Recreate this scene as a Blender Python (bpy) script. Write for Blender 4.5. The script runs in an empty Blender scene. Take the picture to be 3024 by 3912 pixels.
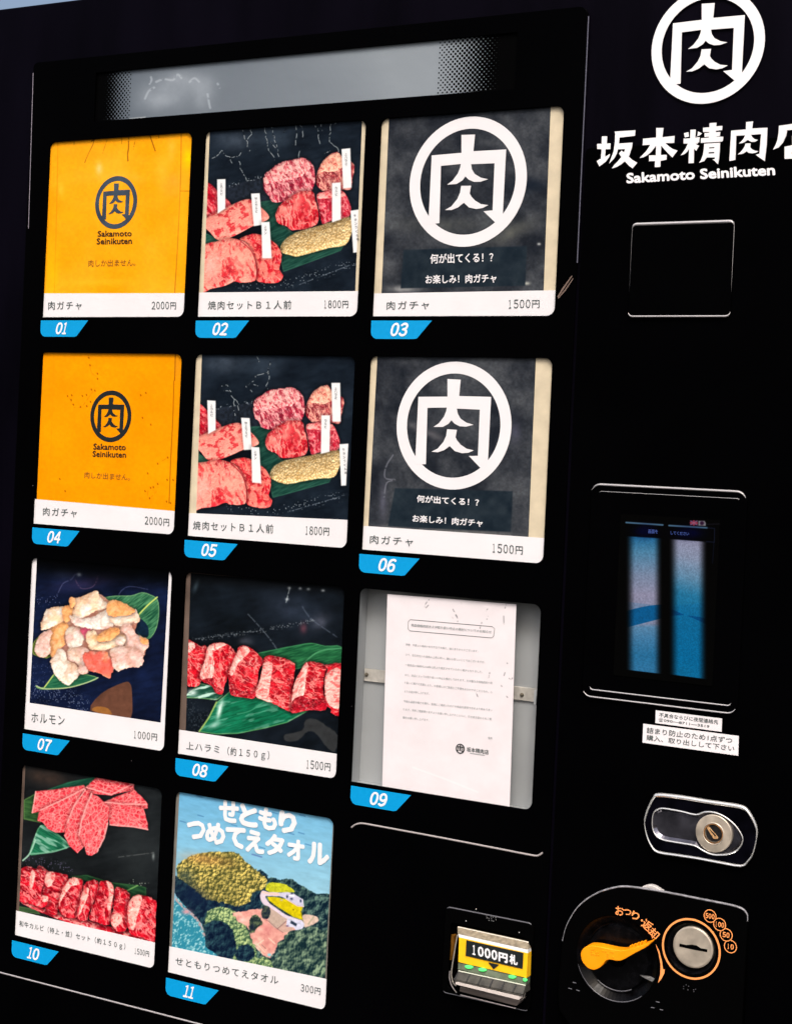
import bpy, bmesh, math, random
import numpy as np
from mathutils import Matrix, Vector

# ------------------------------------------------------------------ camera, sky, sun
FPX, PW, PH = 6042.370268891882, 3024, 3912
RC = np.array([[0.8768304487815294, -0.045773721301376497, 0.4786158485965604], [0.04137740708867588, 0.9989487026060224, 0.019733214243060213], [-0.47901594365135675, 0.002501199705827394, 0.8778026371160158]])
TC = np.array([-0.3737936790909264, -0.14731973644373436, 1.6676847400675057])
CY = 1759.544340940132
SC = bpy.context.scene
COL = SC.collection
CAMP = -RC.T @ TC
cam_data = bpy.data.cameras.new("camera")
cam = bpy.data.objects.new("camera", cam_data)
COL.objects.link(cam)
r0, r1, r2 = RC
def w2b(v): return Vector((v[0], v[2], -v[1]))
M = Matrix.Identity(4)
for k, v in enumerate((w2b(r0), -w2b(r1), -w2b(r2))):
    for i in range(3): M[i][k] = v[i]
M[0][3], M[1][3], M[2][3] = CAMP[0], CAMP[2], 1.45 - CAMP[1]
cam.matrix_world = M
cam_data.sensor_fit = 'VERTICAL'
cam_data.sensor_height = 24.0
cam_data.lens = FPX / PH * 24.0
cam_data.shift_y = (CY - PH / 2) / PH
cam_data.clip_start = 0.02
cam_data.clip_end = 500
SC.camera = cam

SUN_ELEV, SUN_AZ = 52, 25        # azimuth measured from the machine's front normal, to the right
world = bpy.data.worlds.new("World"); SC.world = world
world.use_nodes = True
wn = world.node_tree.nodes; wl = world.node_tree.links
sky = wn.new('ShaderNodeTexSky'); sky.sky_type = 'NISHITA'; sky.sun_disc = False
sky.sun_elevation = math.radians(SUN_ELEV); sky.sun_rotation = math.radians(180 - SUN_AZ)
sky.dust_density = 8.0; sky.air_density = 1.0; sky.ozone_density = 1.0
wl.new(sky.outputs[0], wn['Background'].inputs[0])
wn['Background'].inputs[1].default_value = 0.15
sun_d = bpy.data.lights.new("sun", 'SUN'); sun_d.energy = 1.3; sun_d.angle = math.radians(18)
sun_d.color = (1.0, 0.97, 0.94)
sun = bpy.data.objects.new("sun", sun_d); COL.objects.link(sun)
e, a = math.radians(SUN_ELEV), math.radians(SUN_AZ)
sdir = Vector((math.cos(e) * math.sin(a), -math.cos(e) * math.cos(a), math.sin(e)))
sun.rotation_euler = sdir.to_track_quat('Z', 'Y').to_euler()
SC.view_settings.view_transform = 'Standard'
SC.view_settings.look = 'None'
SC.view_settings.exposure = 0.36
SC.view_settings.gamma = 1.0

# ------------------------------------------------------------------ tracing helpers: where a ray meets the machine's front plane
REG = dict(F=(0,0,1),O=(0,0,1.79147),A=(0,0,.71090),C1=(100,460,.391),C2=(720,440,.41469),C3=(1380,360,.49763),LG=(2200,0,.48815),
 SQ=(2200,740,.53127),SC=(2100,1800,.54935),BN=(1200,100,.65166),C4=(60,1320,.391),C5=(680,1320,.41469),C6=(1340,1340,.48578),
 C7=(60,2100,.37915),C8=(640,2160,.41469),C9=(1300,2220,.48578),C10=(0,2880,.47244),C11=(600,2980,.42679),LK=(2400,2980,.32583),
 CO=(2100,3300,.54739),BI=(1640,3400,.27251),ST=(2380,2680,.30806),SN=(2300,1950,.31593),LN=(1300,3050,.53318),
 K1=(2260,440,.23697),K2=(2624,440,.23697),LV=(1900,3560,.35545))
def P(reg, x, y, dep=0.0):
    """surface point (X, Z in metres) at depth dep behind the front plane"""
    rx, ry, s = REG[reg]
    d = RC.T @ np.array([(rx + s * x - PW / 2) / FPX, (ry + s * y - CY) / FPX, 1.0])
    k = (dep - CAMP[2]) / d[2]
    q = CAMP + k * d
    return float(q[0]), float(1.45 - q[1])
def PP(reg, pts, dep=0.0): return [P(reg, x, y, dep) for x, y in pts]
def inv(reg, X, Z, dep):
    """arrays of surface points -> traced coordinates"""
    V = np.stack([X, 1.45 - Z, np.full_like(X, dep)], -1)
    c = V @ RC.T + TC
    rx, ry, s = REG[reg]
    return (FPX * c[..., 0] / c[..., 2] + PW / 2 - rx) / s, (FPX * c[..., 1] / c[..., 2] + CY - ry) / s

# ------------------------------------------------------------------ objects
def tag(o, label, cat, group=None):
    o['label'] = label; o['category'] = cat
    if group: o['group'] = group
    return o
def empty(name, loc, label, cat, group=None):
    o = bpy.data.objects.new(name, None); COL.objects.link(o)
    o.location = loc; o.empty_display_size = .02
    return tag(o, label, cat, group)
WORLD_LOC = {}
def link(name, me, mat=None, parent=None, smooth=False):
    me.name = name
    o = bpy.data.objects.new(name, me); COL.objects.link(o)
    if mat is not None:
        for m in (mat if isinstance(mat, (list, tuple)) else [mat]): me.materials.append(m)
    if smooth:
        for p in me.polygons: p.use_smooth = True
    if parent is not None:
        o.parent = parent
        loc = Vector((0, 0, 0)); q = parent
        while q is not None: loc += q.location; q = q.parent
        o.location = -loc
    return o
def mesh_from(verts, faces):
    me = bpy.data.meshes.new('m'); me.from_pydata(verts, [], faces); me.update()
    bm = bmesh.new(); bm.from_mesh(me)
    bmesh.ops.recalc_face_normals(bm, faces=bm.faces[:]); bm.to_mesh(me); bm.free()
    return me
def area(p): return sum(p[i-1][0]*p[i][1]-p[i][0]*p[i-1][1] for i in range(len(p))) / 2
def curve_mesh(loops, front, back, bevel=0.0, res=2):
    """filled plate in the XZ plane, loops with holes, from y=front (towards viewer) to y=back, rounded edges"""
    cu = bpy.data.curves.new('c', 'CURVE'); cu.dimensions = '2D'; cu.fill_mode = 'BOTH'
    for lp in loops:
        s = cu.splines.new('POLY'); s.points.add(len(lp) - 1); s.use_cyclic_u = True
        for i, (x, z) in enumerate(lp): s.points[i].co = (x, z, 0, 1)
    th = back - front
    cu.extrude = max(th / 2 - bevel, 1e-5); cu.bevel_depth = bevel; cu.bevel_resolution = res; cu.offset = -bevel
    o = bpy.data.objects.new('tmp', cu); COL.objects.link(o)
    dg = bpy.context.evaluated_depsgraph_get()
    me = bpy.data.meshes.new_from_object(o.evaluated_get(dg))
    bpy.data.objects.remove(o); bpy.data.curves.remove(cu)
    mid = (front + back) / 2
    for v in me.vertices:
        x, z, y = v.co; v.co = (x, mid - y, z)
    me.materials.clear()
    bm = bmesh.new(); bm.from_mesh(me); bmesh.ops.remove_doubles(bm, verts=bm.verts[:], dist=1e-6)
    bmesh.ops.recalc_face_normals(bm, faces=bm.faces[:]); bm.to_mesh(me); bm.free()
    return me
def flat_mesh(polys, y, th=0.0004, step=0.00006):
    """thin plates (ink, tape, paper): every polygon a shallow prism, each one a hair prouder than the last"""
    V, F = [], []
    for k, p in enumerate(polys):
        if area(p) < 0: p = p[::-1]
        n = len(p); b = len(V); yf = y - k * step
        V += [(x, yf, z) for x, z in p] + [(x, y + th, z) for x, z in p]
        F.append(tuple(range(b, b + n)))
        F += [(b + i, b + n + i, b + n + (i + 1) % n, b + (i + 1) % n) for i in range(n)]
    me = bpy.data.meshes.new('m'); me.from_pydata(V, [], F); me.update()
    return me
def ring_mesh(c, ro, ri, y, th=.0004, n=72, a0=0, a1=2*math.pi):
    V, F = [], []
    full = abs(a1 - a0 - 2 * math.pi) < 1e-6
    for i in range(n + (0 if full else 1)):
        t = a0 + (a1 - a0) * i / n
        cs, sn = math.cos(t), math.sin(t)
        for r, yy in ((ro, y + th), (ro, y), (ri, y), (ri, y + th)): V.append((c[0] + r * cs, yy, c[1] + r * sn))
    m = len(V) // 4
    for i in range(m if full else m - 1):
        j = (i + 1) % m
        for k in range(3): F.append((4*i+k, 4*j+k, 4*j+k+1, 4*i+k+1))
    return mesh_from(V, F)
def cone_mesh(c, prof, n=64):
    """surface of revolution about the front normal: prof = [(radius, y)]"""
    V, F = [], []
    for i in range(n):
        t = 2 * math.pi * i / n
        for r, yy in prof: V.append((c[0] + r * math.cos(t), yy, c[1] + r * math.sin(t)))
    m = len(prof)
    for i in range(n):
        j = (i + 1) % n
        for k in range(m - 1):
            F.append((m*i+k, m*j+k, m*j+k+1, m*i+k+1))
    return mesh_from(V, F)
def sweep(path, w, h, y, closed=True, n=8, vary=0.0, top=1.0):
    """half-round (or full) rim along a path in XZ; w = half width, h = height above y"""
    m = len(path); V, F = [], []; zmid = sum(p[1] for p in path) / m
    for i, (x, z) in enumerate(path):
        a = path[(i - 1) % m] if closed or i else path[0]
        b = path[(i + 1) % m] if closed or i < m - 1 else path[-1]
        tx, tz = b[0] - a[0], b[1] - a[1]; L = math.hypot(tx, tz) or 1
        nx, nz = -tz / L, tx / L
        wl_ = w * (1 - vary + vary * abs(nz) ** 1.5) * (top if vary and nz * (1 if vary > 0 else 1) and z > zmid else 1.0)  # thin sides and a wider top shape the rim's highlight
        for k in range(n + 1):
            t = math.pi * k / n
            V.append((x + nx * wl_ * math.cos(t), y - h * min(1, wl_ / w) * math.sin(t), z + nz * wl_ * math.cos(t)))
    c = n + 1
    for i in range(m if closed else m - 1):
        j = (i + 1) % m
        for k in range(n): F.append((c*i+k, c*j+k, c*j+k+1, c*i+k+1))
    return mesh_from(V, F)
def rrect(x0, z0, x1, z1, r, n=7):
    """rounded rectangle; r = radii (bl, br, tr, tl)"""
    if not isinstance(r, (tuple, list)): r = (r,) * 4
    out = []
    for (cx, cz, a, rr) in ((x0, z0, 180, r[0]), (x1, z0, 270, r[1]), (x1, z1, 0, r[2]), (x0, z1, 90, r[3])):
        if rr <= 1e-6: out.append((cx, cz)); continue
        ox = cx + (rr if cx == x0 else -rr); oz = cz + (rr if cz == z0 else -rr)
        for k in range(n + 1):
            t = math.radians(a + 90 * k / n); out.append((ox + rr * math.cos(t), oz + rr * math.sin(t)))
    return out
def smooth_loop(pts, n=4, closed=True):
    out = []; m = len(pts)
    for i in range(m if closed else m - 1):
        g = (lambda k: pts[k % m]) if closed else (lambda k: pts[min(max(k, 0), m - 1)])
        p0, p1, p2, p3 = (np.array(g(i + d), float) for d in (-1, 0, 1, 2))
        for k in range(n):
            t = k / n
            q = .5 * (2*p1 + (p2-p0)*t + (2*p0-5*p1+4*p2-p3)*t*t + (3*p1-p0-3*p2+p3)*t**3)
            out.append((float(q[0]), float(q[1])))
    if not closed: out.append(tuple(pts[-1]))
    return out
def text_mesh(items, y, res=2, space=1.0):
    """items: (string, bottom-left, bottom-right, top-left, boldness, shear). Returns one mesh of flat letters"""
    V, F = [], []
    for s, bl, br, tl, bold, shear in items:
        cu = bpy.data.curves.new('t', 'FONT'); cu.body = s; cu.offset = 0; cu.resolution_u = res; cu.shear = shear; cu.space_character = space
        o = bpy.data.objects.new('tmp', cu); COL.objects.link(o)
        dg = bpy.context.evaluated_depsgraph_get()
        me = bpy.data.meshes.new_from_object(o.evaluated_get(dg))
        bpy.data.objects.remove(o); bpy.data.curves.remove(cu)
        co = np.array([v.co[:] for v in me.vertices])
        mn, mx = co.min(0), co.max(0)
        u = (co[:, 0] - mn[0]) / (mx[0] - mn[0]); w = (co[:, 1] - mn[1]) / max(mx[1] - mn[1], 1e-6)
        em = math.hypot(br[0]-bl[0], br[1]-bl[1]) / (mx[0] - mn[0])
        offs = [(0, 0)] + ([(math.cos(t * math.pi / 4) * bold * em, math.sin(t * math.pi / 4) * bold * em) for t in range(8)] if bold else [])
        for q_, (ox, oz) in enumerate(offs):
            b = len(V)
            for uu, ww in zip(u, w):
                V.append((bl[0] + uu*(br[0]-bl[0]) + ww*(tl[0]-bl[0]) + ox, y - q_ * 1.2e-5, bl[1] + uu*(br[1]-bl[1]) + ww*(tl[1]-bl[1]) + oz))
            F += [tuple(b + i for i in p.vertices) for p in me.polygons]
        bpy.data.meshes.remove(me)
    me = bpy.data.meshes.new('t'); me.from_pydata(V, [], F); me.update()
    return me
def T(reg, s, bl, br, tl, bold=0.0, shear=0.0, dep=0.0):
    return (s, P(reg, *bl, dep), P(reg, *br, dep), P(reg, *tl, dep), bold, shear)

# ------------------------------------------------------------------ materials
def srgb(c):
    return tuple(((v/255)/12.92 if v/255 <= .04045 else ((v/255+.055)/1.055)**2.4) for v in c)
def mat(name, col, rough=.5, spec=.5, metal=0., ior=None, emit=None, es=0., noise=0., nscale=60, bump=0., bscale=200, coat=0., lin=True, stretch=None):
    m = bpy.data.materials.new(name); m.use_nodes = True
    N, L = m.node_tree.nodes, m.node_tree.links
    b = N['Principled BSDF']
    c = col if lin else srgb(col)
    b.inputs['Base Color'].default_value = (*c, 1)
    b.inputs['Roughness'].default_value = rough
    b.inputs['Specular IOR Level'].default_value = spec
    b.inputs['Metallic'].default_value = metal
    if ior: b.inputs['IOR'].default_value = ior
    if coat: b.inputs['Coat Weight'].default_value = coat; b.inputs['Coat Roughness'].default_value = .05
    if emit:
        b.inputs['Emission Color'].default_value = (*emit, 1); b.inputs['Emission Strength'].default_value = es
    tc = N.new('ShaderNodeTexCoord')
    src = tc.outputs['Object']
    if stretch:
        mp = N.new('ShaderNodeMapping'); mp.inputs['Scale'].default_value = stretch
        L.new(src, mp.inputs[0]); src = mp.outputs[0]
    if noise:
        t = N.new('ShaderNodeTexNoise'); t.inputs['Scale'].default_value = nscale; t.inputs['Detail'].default_value = 6
        L.new(src, t.inputs['Vector'])
        r = N.new('ShaderNodeMapRange'); r.inputs[1].default_value = .3; r.inputs[2].default_value = .7
        r.inputs[3].default_value = 1 - noise; r.inputs[4].default_value = 1 + noise
        L.new(t.outputs['Fac'], r.inputs[0])
        x = N.new('ShaderNodeVectorMath'); x.operation = 'SCALE'; x.inputs[0].default_value = c
        L.new(r.outputs[0], x.inputs['Scale']); L.new(x.outputs[0], b.inputs['Base Color'])
        rr = N.new('ShaderNodeMapRange'); rr.inputs[1].default_value = .3; rr.inputs[2].default_value = .7
        rr.inputs[3].default_value = max(rough - .08, 0.02); rr.inputs[4].default_value = min(rough + .1, 1)
        L.new(t.outputs['Fac'], rr.inputs[0]); L.new(rr.outputs[0], b.inputs['Roughness'])
    if bump:
        t = N.new('ShaderNodeTexNoise'); t.inputs['Scale'].default_value = bscale; t.inputs['Detail'].default_value = 4
        L.new(src, t.inputs['Vector'])
        bp = N.new('ShaderNodeBump'); bp.inputs['Strength'].default_value = bump; bp.inputs['Distance'].default_value = .001
        L.new(t.outputs['Fac'], bp.inputs['Height']); L.new(bp.outputs[0], b.inputs['Normal'])
    return m
def dusty(m, density=.012, scale=55, col=(.35, .32, .34)):
    """sparse pale specks of dust and chips"""
    N, L = m.node_tree.nodes, m.node_tree.links
    b = N['Principled BSDF']
    tc = N.new('ShaderNodeTexCoord')
    v = N.new('ShaderNodeTexVoronoi'); v.inputs['Scale'].default_value = scale
    L.new(tc.outputs['Object'], v.inputs['Vector'])
    n = N.new('ShaderNodeTexWhiteNoise'); L.new(v.outputs['Position'], n.inputs['Vector'])
    g = N.new('ShaderNodeMath'); g.operation = 'GREATER_THAN'; g.inputs[1].default_value = .9; L.new(n.outputs['Value'], g.inputs[0])
    l = N.new('ShaderNodeMath'); l.operation = 'LESS_THAN'; l.inputs[1].default_value = density * 2; L.new(v.outputs['Distance'], l.inputs[0])
    mu = N.new('ShaderNodeMath'); mu.operation = 'MULTIPLY'; L.new(g.outputs[0], mu.inputs[0]); L.new(l.outputs[0], mu.inputs[1])
    mx = N.new('ShaderNodeMix'); mx.data_type = 'RGBA'
    old = b.inputs['Base Color']
    if old.is_linked: L.new(old.links[0].from_socket, mx.inputs[6])
    else: mx.inputs[6].default_value = old.default_value
    mx.inputs[7].default_value = (*col, 1)
    L.new(mu.outputs[0], mx.inputs[0]); L.new(mx.outputs[2], b.inputs['Base Color'])
    return m
M_CAB = dusty(mat('satin_black_paint', (.0014, .0010, .0030), .42, .022, noise=.6, nscale=12, bump=.12, bscale=900, stretch=(1, 1, .25)))
M_PANEL = dusty(mat('gloss_black_panel', (.0006, .0006, .0008), .10, .006, noise=.2, nscale=9), .010)
M_SIDE = dusty(mat('black_side_door', (.0005, .0005, .0007), .3, .006, noise=.2, nscale=9), .012)
M_TRIM = mat('rim_highlight_metal', (.62, .60, .61), .30, .5, metal=.55)  # pale colour stands in for sky highlights on the black rims
M_DIMTRIM = mat('dim_black_edge', (.10, .10, .115), .3, .5)
M_CHROME = mat('chrome_trim', (.88, .88, .86), .16, .5, metal=.75)
M_STEEL = mat('brushed_steel', (.50, .44, .36), .42, .5, metal=.5, noise=.22, nscale=90, bump=.1)
M_BLK = mat('black_plastic', (.0008, .0008, .0009), .4, .012)
M_WHITE = mat('white_vinyl', (.80, .80, .83), .5, .3, noise=.03, nscale=40)
M_BLUE = mat('cyan_blue_vinyl', srgb((0, 146, 208)), .45, .2, noise=.04, nscale=300)
M_PAPER = mat('white_caption_paper', (.78, .755, .785), .6, .2, noise=.025, nscale=25, bump=.5, bscale=30)
M_BEIGE = mat('yellowed_beige_paper', srgb((208, 194, 168)), .65, .2, noise=.10, nscale=70, bump=.4, bscale=60)
M_BROWN = mat('brown_stained_paper', srgb((98, 82, 74)), .6, .2, noise=.35, nscale=30)
M_GREYP = mat('grey_paper_edge', srgb((120, 116, 110)), .6, .2, noise=.25, nscale=40)
M_INK = mat('grey_printed_ink', srgb((76, 86, 86)), .7, .1, noise=.1, nscale=300)
M_INKS = mat('soft_grey_ink', srgb((140, 148, 150)), .7, .1)
M_BLACKINK = mat('black_ink', srgb((26, 32, 34)), .6, .2, noise=.15, nscale=200)
M_BLUEINK = mat('dark_blue_grey_ink', srgb((58, 70, 84)), .55, .2, noise=.3, nscale=60)
M_BROWNINK = mat('brown_ink', srgb((126, 78, 26)), .6, .2)
M_DKBROWN = mat('dark_brown_ink', srgb((58, 34, 16)), .6, .2)
M_ORANGE = mat('orange_lever_plastic', (1.0, .32, .002), .38, .3, noise=.04, nscale=90)
M_ORINK = mat('salmon_orange_print', srgb((250, 160, 92)), .5, .2)
M_YEL = mat('yellow_label', (.95, .52, .01), .45, .3, noise=.04, nscale=90)
M_TRAY = mat('grey_painted_tray', (.33, .345, .36), .5, .3, noise=.12, nscale=9)
M_DARKTRAY = mat('dark_tray', (.004, .004, .005), .6, .1)
M_BANNER = mat('grey_display_diffuser', (.20, .23, .27), .4, .2, noise=.05, nscale=6)
M_LED = mat('green_led', (.1, .6, .15), .4, emit=(.05, 1., .15), es=.9)
M_GREY = mat('dark_grey_plastic', (.055, .052, .045), .4, .4, noise=.3, nscale=120)
M_BOLT = mat('rusty_bolt', (.16, .14, .11), .5, .4, metal=.6, noise=.3, nscale=300)
def glass_mat(name, f=.012, tint=(.97, .98, .98), rough=.02):
    m = bpy.data.materials.new(name); m.use_nodes = True
    N, L = m.node_tree.nodes, m.node_tree.links
    N.remove(N['Principled BSDF'])
    tr = N.new('ShaderNodeBsdfTransparent'); tr.inputs[0].default_value = (*tint, 1)
    gl = N.new('ShaderNodeBsdfGlossy'); gl.inputs['Roughness'].default_value = rough
    fr = N.new('ShaderNodeLayerWeight'); fr.inputs[0].default_value = .12
    mu = N.new('ShaderNodeMath'); mu.operation = 'MULTIPLY'; mu.inputs[1].default_value = f * 2
    nz = N.new('ShaderNodeTexNoise'); nz.inputs['Scale'].default_value = 14; nz.inputs['Detail'].default_value = 3
    tc = N.new('ShaderNodeTexCoord'); L.new(tc.outputs['Object'], nz.inputs['Vector'])
    bp = N.new('ShaderNodeBump'); bp.inputs['Strength'].default_value = .25; bp.inputs['Distance'].default_value = .002
    L.new(nz.outputs['Fac'], bp.inputs['Height']); L.new(bp.outputs[0], gl.inputs['Normal'])
    ms = N.new('ShaderNodeMixShader'); L.new(fr.outputs['Fresnel'], mu.inputs[0]); L.new(mu.outputs[0], ms.inputs[0])
    L.new(tr.outputs[0], ms.inputs[1]); L.new(gl.outputs[0], ms.inputs[2])
    L.new(ms.outputs[0], N['Material Output'].inputs['Surface'])
    return m
M_GLASS = glass_mat('clear_acrylic')
# ------------------------------------------------------------------ flat prints: painted procedurally, noise by noise
_rng = np.random.RandomState(7)
_TAB = _rng.rand(8, 256, 256)
def sstep(a, b, x):
    t = np.clip((x - a) / (b - a), 0, 1); return t * t * (3 - 2 * t)
def vnoise(x, y, seed=0):
    xi = np.floor(x).astype(int); yi = np.floor(y).astype(int)
    fx = x - xi; fy = y - yi; fx = fx*fx*(3-2*fx); fy = fy*fy*(3-2*fy)
    T_ = _TAB[seed % 8]; o = seed * 37
    g = lambda i, j: T_[(yi + j + o) % 256, (xi + i + o) % 256]
    return (g(0,0)*(1-fx)+g(1,0)*fx)*(1-fy)+(g(0,1)*(1-fx)+g(1,1)*fx)*fy
def fbm(x, y, s, seed=0, oct=4):
    r = 0; a = .5; t = 0
    for k in range(oct):
        r = r + a * vnoise(x / s, y / s, seed + k); t += a; a *= .55; s = s / 2.03
    return r / t
def cells(x, y, s, seed=0):
    x = x / s; y = y / s
    xi = np.floor(x).astype(int); yi = np.floor(y).astype(int)
    f1 = np.full(x.shape, 9.); f2 = np.full(x.shape, 9.); idv = np.zeros(x.shape)
    A, B = _TAB[seed % 8], _TAB[(seed + 3) % 8]
    for j in (-1, 0, 1):
        for i in (-1, 0, 1):
            a = A[(yi+j+seed*11) % 256, (xi+i) % 256]; b = B[(yi+j) % 256, (xi+i+seed*7) % 256]
            d = np.hypot(xi + i + a - x, yi + j + b - y)
            n = d < f1
            f2 = np.where(n, f1, np.minimum(f2, d)); idv = np.where(n, a * .5 + b * .5, idv); f1 = np.where(n, d, f1)
    return f1, f2, idv
def rot(x, y, ang, st):
    c, s = math.cos(math.radians(ang)), math.sin(math.radians(ang))
    return (x * c + y * s) / st, (-x * s + y * c) * 1.0
class Canvas:
    def __init__(self, reg, box, dep, base, res=2.6):
        self.box = box; x0, z0, x1, z1 = box
        w, h = int((x1-x0)*1000*res), int((z1-z0)*1000*res)
        X, Z = np.meshgrid(x0 + (np.arange(w)+.5)/w*(x1-x0), z0 + (np.arange(h)+.5)/h*(z1-z0))
        self.X, self.Y = inv(reg, X, Z, dep)
        self.img = np.zeros((h, w, 3)) + np.array(base, float)
        self.soft = 5.0
    def sub(self, pts, pad=30):
        p = np.array(pts); m = (self.X > p[:,0].min()-pad) & (self.X < p[:,0].max()+pad) & (self.Y > p[:,1].min()-pad) & (self.Y < p[:,1].max()+pad)
        r = np.where(m.any(1))[0]; c = np.where(m.any(0))[0]
        if len(r) == 0 or len(c) == 0: return None
        return (slice(r[0], r[-1]+1), slice(c[0], c[-1]+1))
    def sdf(self, pts, X, Y):
        p = np.array(pts, float); ins = np.zeros(X.shape, bool); d = np.full(X.shape, 1e9)
        for i in range(len(p)):
            a, b = p[i-1], p[i]
            e = b - a; L2 = e @ e or 1
            t = np.clip(((X-a[0])*e[0] + (Y-a[1])*e[1]) / L2, 0, 1)
            d = np.minimum(d, (X-a[0]-t*e[0])**2 + (Y-a[1]-t*e[1])**2)
            c = (a[1] > Y) != (b[1] > Y)
            ins ^= c & (X < (b[0]-a[0])*(Y-a[1])/((b[1]-a[1]) or 1e-9) + a[0])
        d = np.sqrt(d); return np.where(ins, d, -d)
    def shape(self, pts, fn, smooth=True, rough=0., shadow=0., seed=1):
        if smooth: pts = smooth_loop(pts, 3)
        s = self.sub(pts, 45)
        if s is None: return
        X, Y = self.X[s], self.Y[s]
        if rough: 
            jx = (fbm(X, Y, 28, seed, 3) - .5) * rough; jy = (fbm(X, Y, 28, seed + 4, 3) - .5) * rough
            sd = self.sdf(pts, X + jx, Y + jy)
        else: sd = self.sdf(pts, X, Y)
        if shadow:
            k = sstep(-40, 8, sd) * shadow * .62 * (sd < 8)
            self.img[s] *= (1 - k)[..., None]
        a = sstep(-self.soft, self.soft, sd)[..., None]
        col = fn(X, Y, sd)
        self.img[s] = self.img[s] * (1 - a) + col * a
    def line(self, pts, w, col, alpha=1., broken=0., seed=3, smooth=False, soft=None):
        if smooth: pts = smooth_loop(pts, 5, closed=False)
        s = self.sub(pts, w + 14)
        if s is None: return
        X, Y = self.X[s], self.Y[s]
        d = np.full(X.shape, 1e9)
        for i in range(1, len(pts)):
            a, b = np.array(pts[i-1], float), np.array(pts[i], float); e = b - a; L2 = e @ e or 1
            t = np.clip(((X-a[0])*e[0]+(Y-a[1])*e[1]) / L2, 0, 1)
            d = np.minimum(d, np.hypot(X-a[0]-t*e[0], Y-a[1]-t*e[1]))
        k = sstep(w/2 + (soft or 5), w/2 - 3, d) * alpha
        if broken: k = k * sstep(broken - .08, broken + .08, fbm(X, Y, 16, seed, 2))
        self.img[s] = self.img[s] * (1 - k[..., None]) + np.array(col, float) * k[..., None]
    def soften(self, n):
        for _ in range(n):
            p = np.pad(self.img, ((1,1),(1,1),(0,0)), 'edge')
            self.img = (p[1:-1,1:-1]*4 + p[:-2,1:-1] + p[2:,1:-1] + p[1:-1,:-2] + p[1:-1,2:]) / 8
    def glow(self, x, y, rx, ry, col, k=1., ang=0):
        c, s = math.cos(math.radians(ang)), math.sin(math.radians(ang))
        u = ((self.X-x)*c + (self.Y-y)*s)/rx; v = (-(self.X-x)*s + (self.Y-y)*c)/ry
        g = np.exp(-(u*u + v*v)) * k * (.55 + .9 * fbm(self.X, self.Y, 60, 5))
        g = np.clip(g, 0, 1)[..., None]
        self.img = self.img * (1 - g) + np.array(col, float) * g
    def image(self, name):
        h, w, _ = self.img.shape
        im = bpy.data.images.new(name, w, h)
        px = np.ones((h, w, 4), np.float32); px[..., :3] = np.clip(self.img / 255 , 0, 1)
        im.pixels.foreach_set(px.ravel()); im.update(); im.pack()
        return im
def mixc(a, b, t):
    t = t[..., None]; return np.array(a, float) * (1 - t) + np.array(b, float) * t
def relief(X, Y, sd, depth=34., k=.55, bumps=0., bs=30, seed=2):
    h = 1 - np.exp(-np.clip(sd, 0, None) / depth)
    h = h * depth
    if bumps: h = h + fbm(X, Y, bs, seed, 3) * bumps
    gy, gx = np.gradient(h); 
    # rows run upwards on the sheet, so +row is up
    l = (gy * -.8 + gx * .45)
    return np.clip(1 - l * k * .12, .70, 1.30)
def meat(base=(196, 22, 42), dark=(128, 8, 26), fat=(250, 160, 152), ang=30, st=2.2, sc=34, w=.22, gate=.35, seed=1, fatmix=.9, bump=16, depth=26, k=.8, warp=22, net=False):
    def fn(X, Y, sd):
        wx = X + (fbm(X, Y, 60, seed+1) - .5) * warp * 2; wy = Y + (fbm(X, Y, 60, seed+2) - .5) * warp * 2
        u, v = rot(wx, wy, ang, st)
        n = fbm(X, Y, 46, seed + 3)
        if net:
            f1, f2, idv = cells(u, v, sc * .8, seed)
            g1, g2, _ = cells(u * 1.1 + 50, v, sc * .45, seed + 1)
            vein = sstep(w * 1.2, 0, f2 - f1) * sstep(gate - .3, gate + .1, n)
            vein = np.maximum(vein, .75 * sstep(w * 1.5, 0, g2 - g1) * sstep(gate - .1, gate + .2, 1 - n))
        else:
            rg = lambda q: 1 - np.abs(2 * q - 1)
            t0 = .95 - w * .38
            vein = sstep(t0, t0 + .1, rg(fbm(u, v, sc * 1.5, seed, 3))) * sstep(gate - .2, gate + .1, n)
            vein = np.maximum(vein, .85 * sstep(t0 + .02, t0 + .12, rg(fbm(u + 90, v + 40, sc * .75, seed + 2, 2))) * sstep(gate - .2, gate + .15, 1 - n))
            vein = np.maximum(vein, w * 1.6 * sstep(.52, .75, fbm(u, v, sc * .5, seed + 5, 2)))
        c = mixc(dark, base, np.clip(fbm(u, v, sc * .7, seed + 4, 3) * 1.9 - .25, 0, 1))
        c = c * (.88 + .28 * fbm(X, Y, 70, seed + 6)[..., None])
        F = np.array(fat, float) * (.93 + .12 * fbm(X, Y, 20, seed)[..., None])
        vv = (vein * fatmix)[..., None]
        c = c * (1 - vv) + F * vv
        c = c * relief(X, Y, sd, depth, k, bump, 26, seed)[..., None]
        gl = sstep(.60, .74, fbm(X, Y, 11, seed + 1, 2)) * sstep(.45, .6, fbm(X, Y, 50, seed + 2, 2))
        gl = (gl * .32)[..., None]; c = c * (1 - gl) + np.array((255, 226, 220)) * gl
        e = np.exp(-np.clip(sd, 0, None) / 8)[..., None] * .10
        return c * (1 - e) + np.array(dark) * e
    return fn
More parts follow.
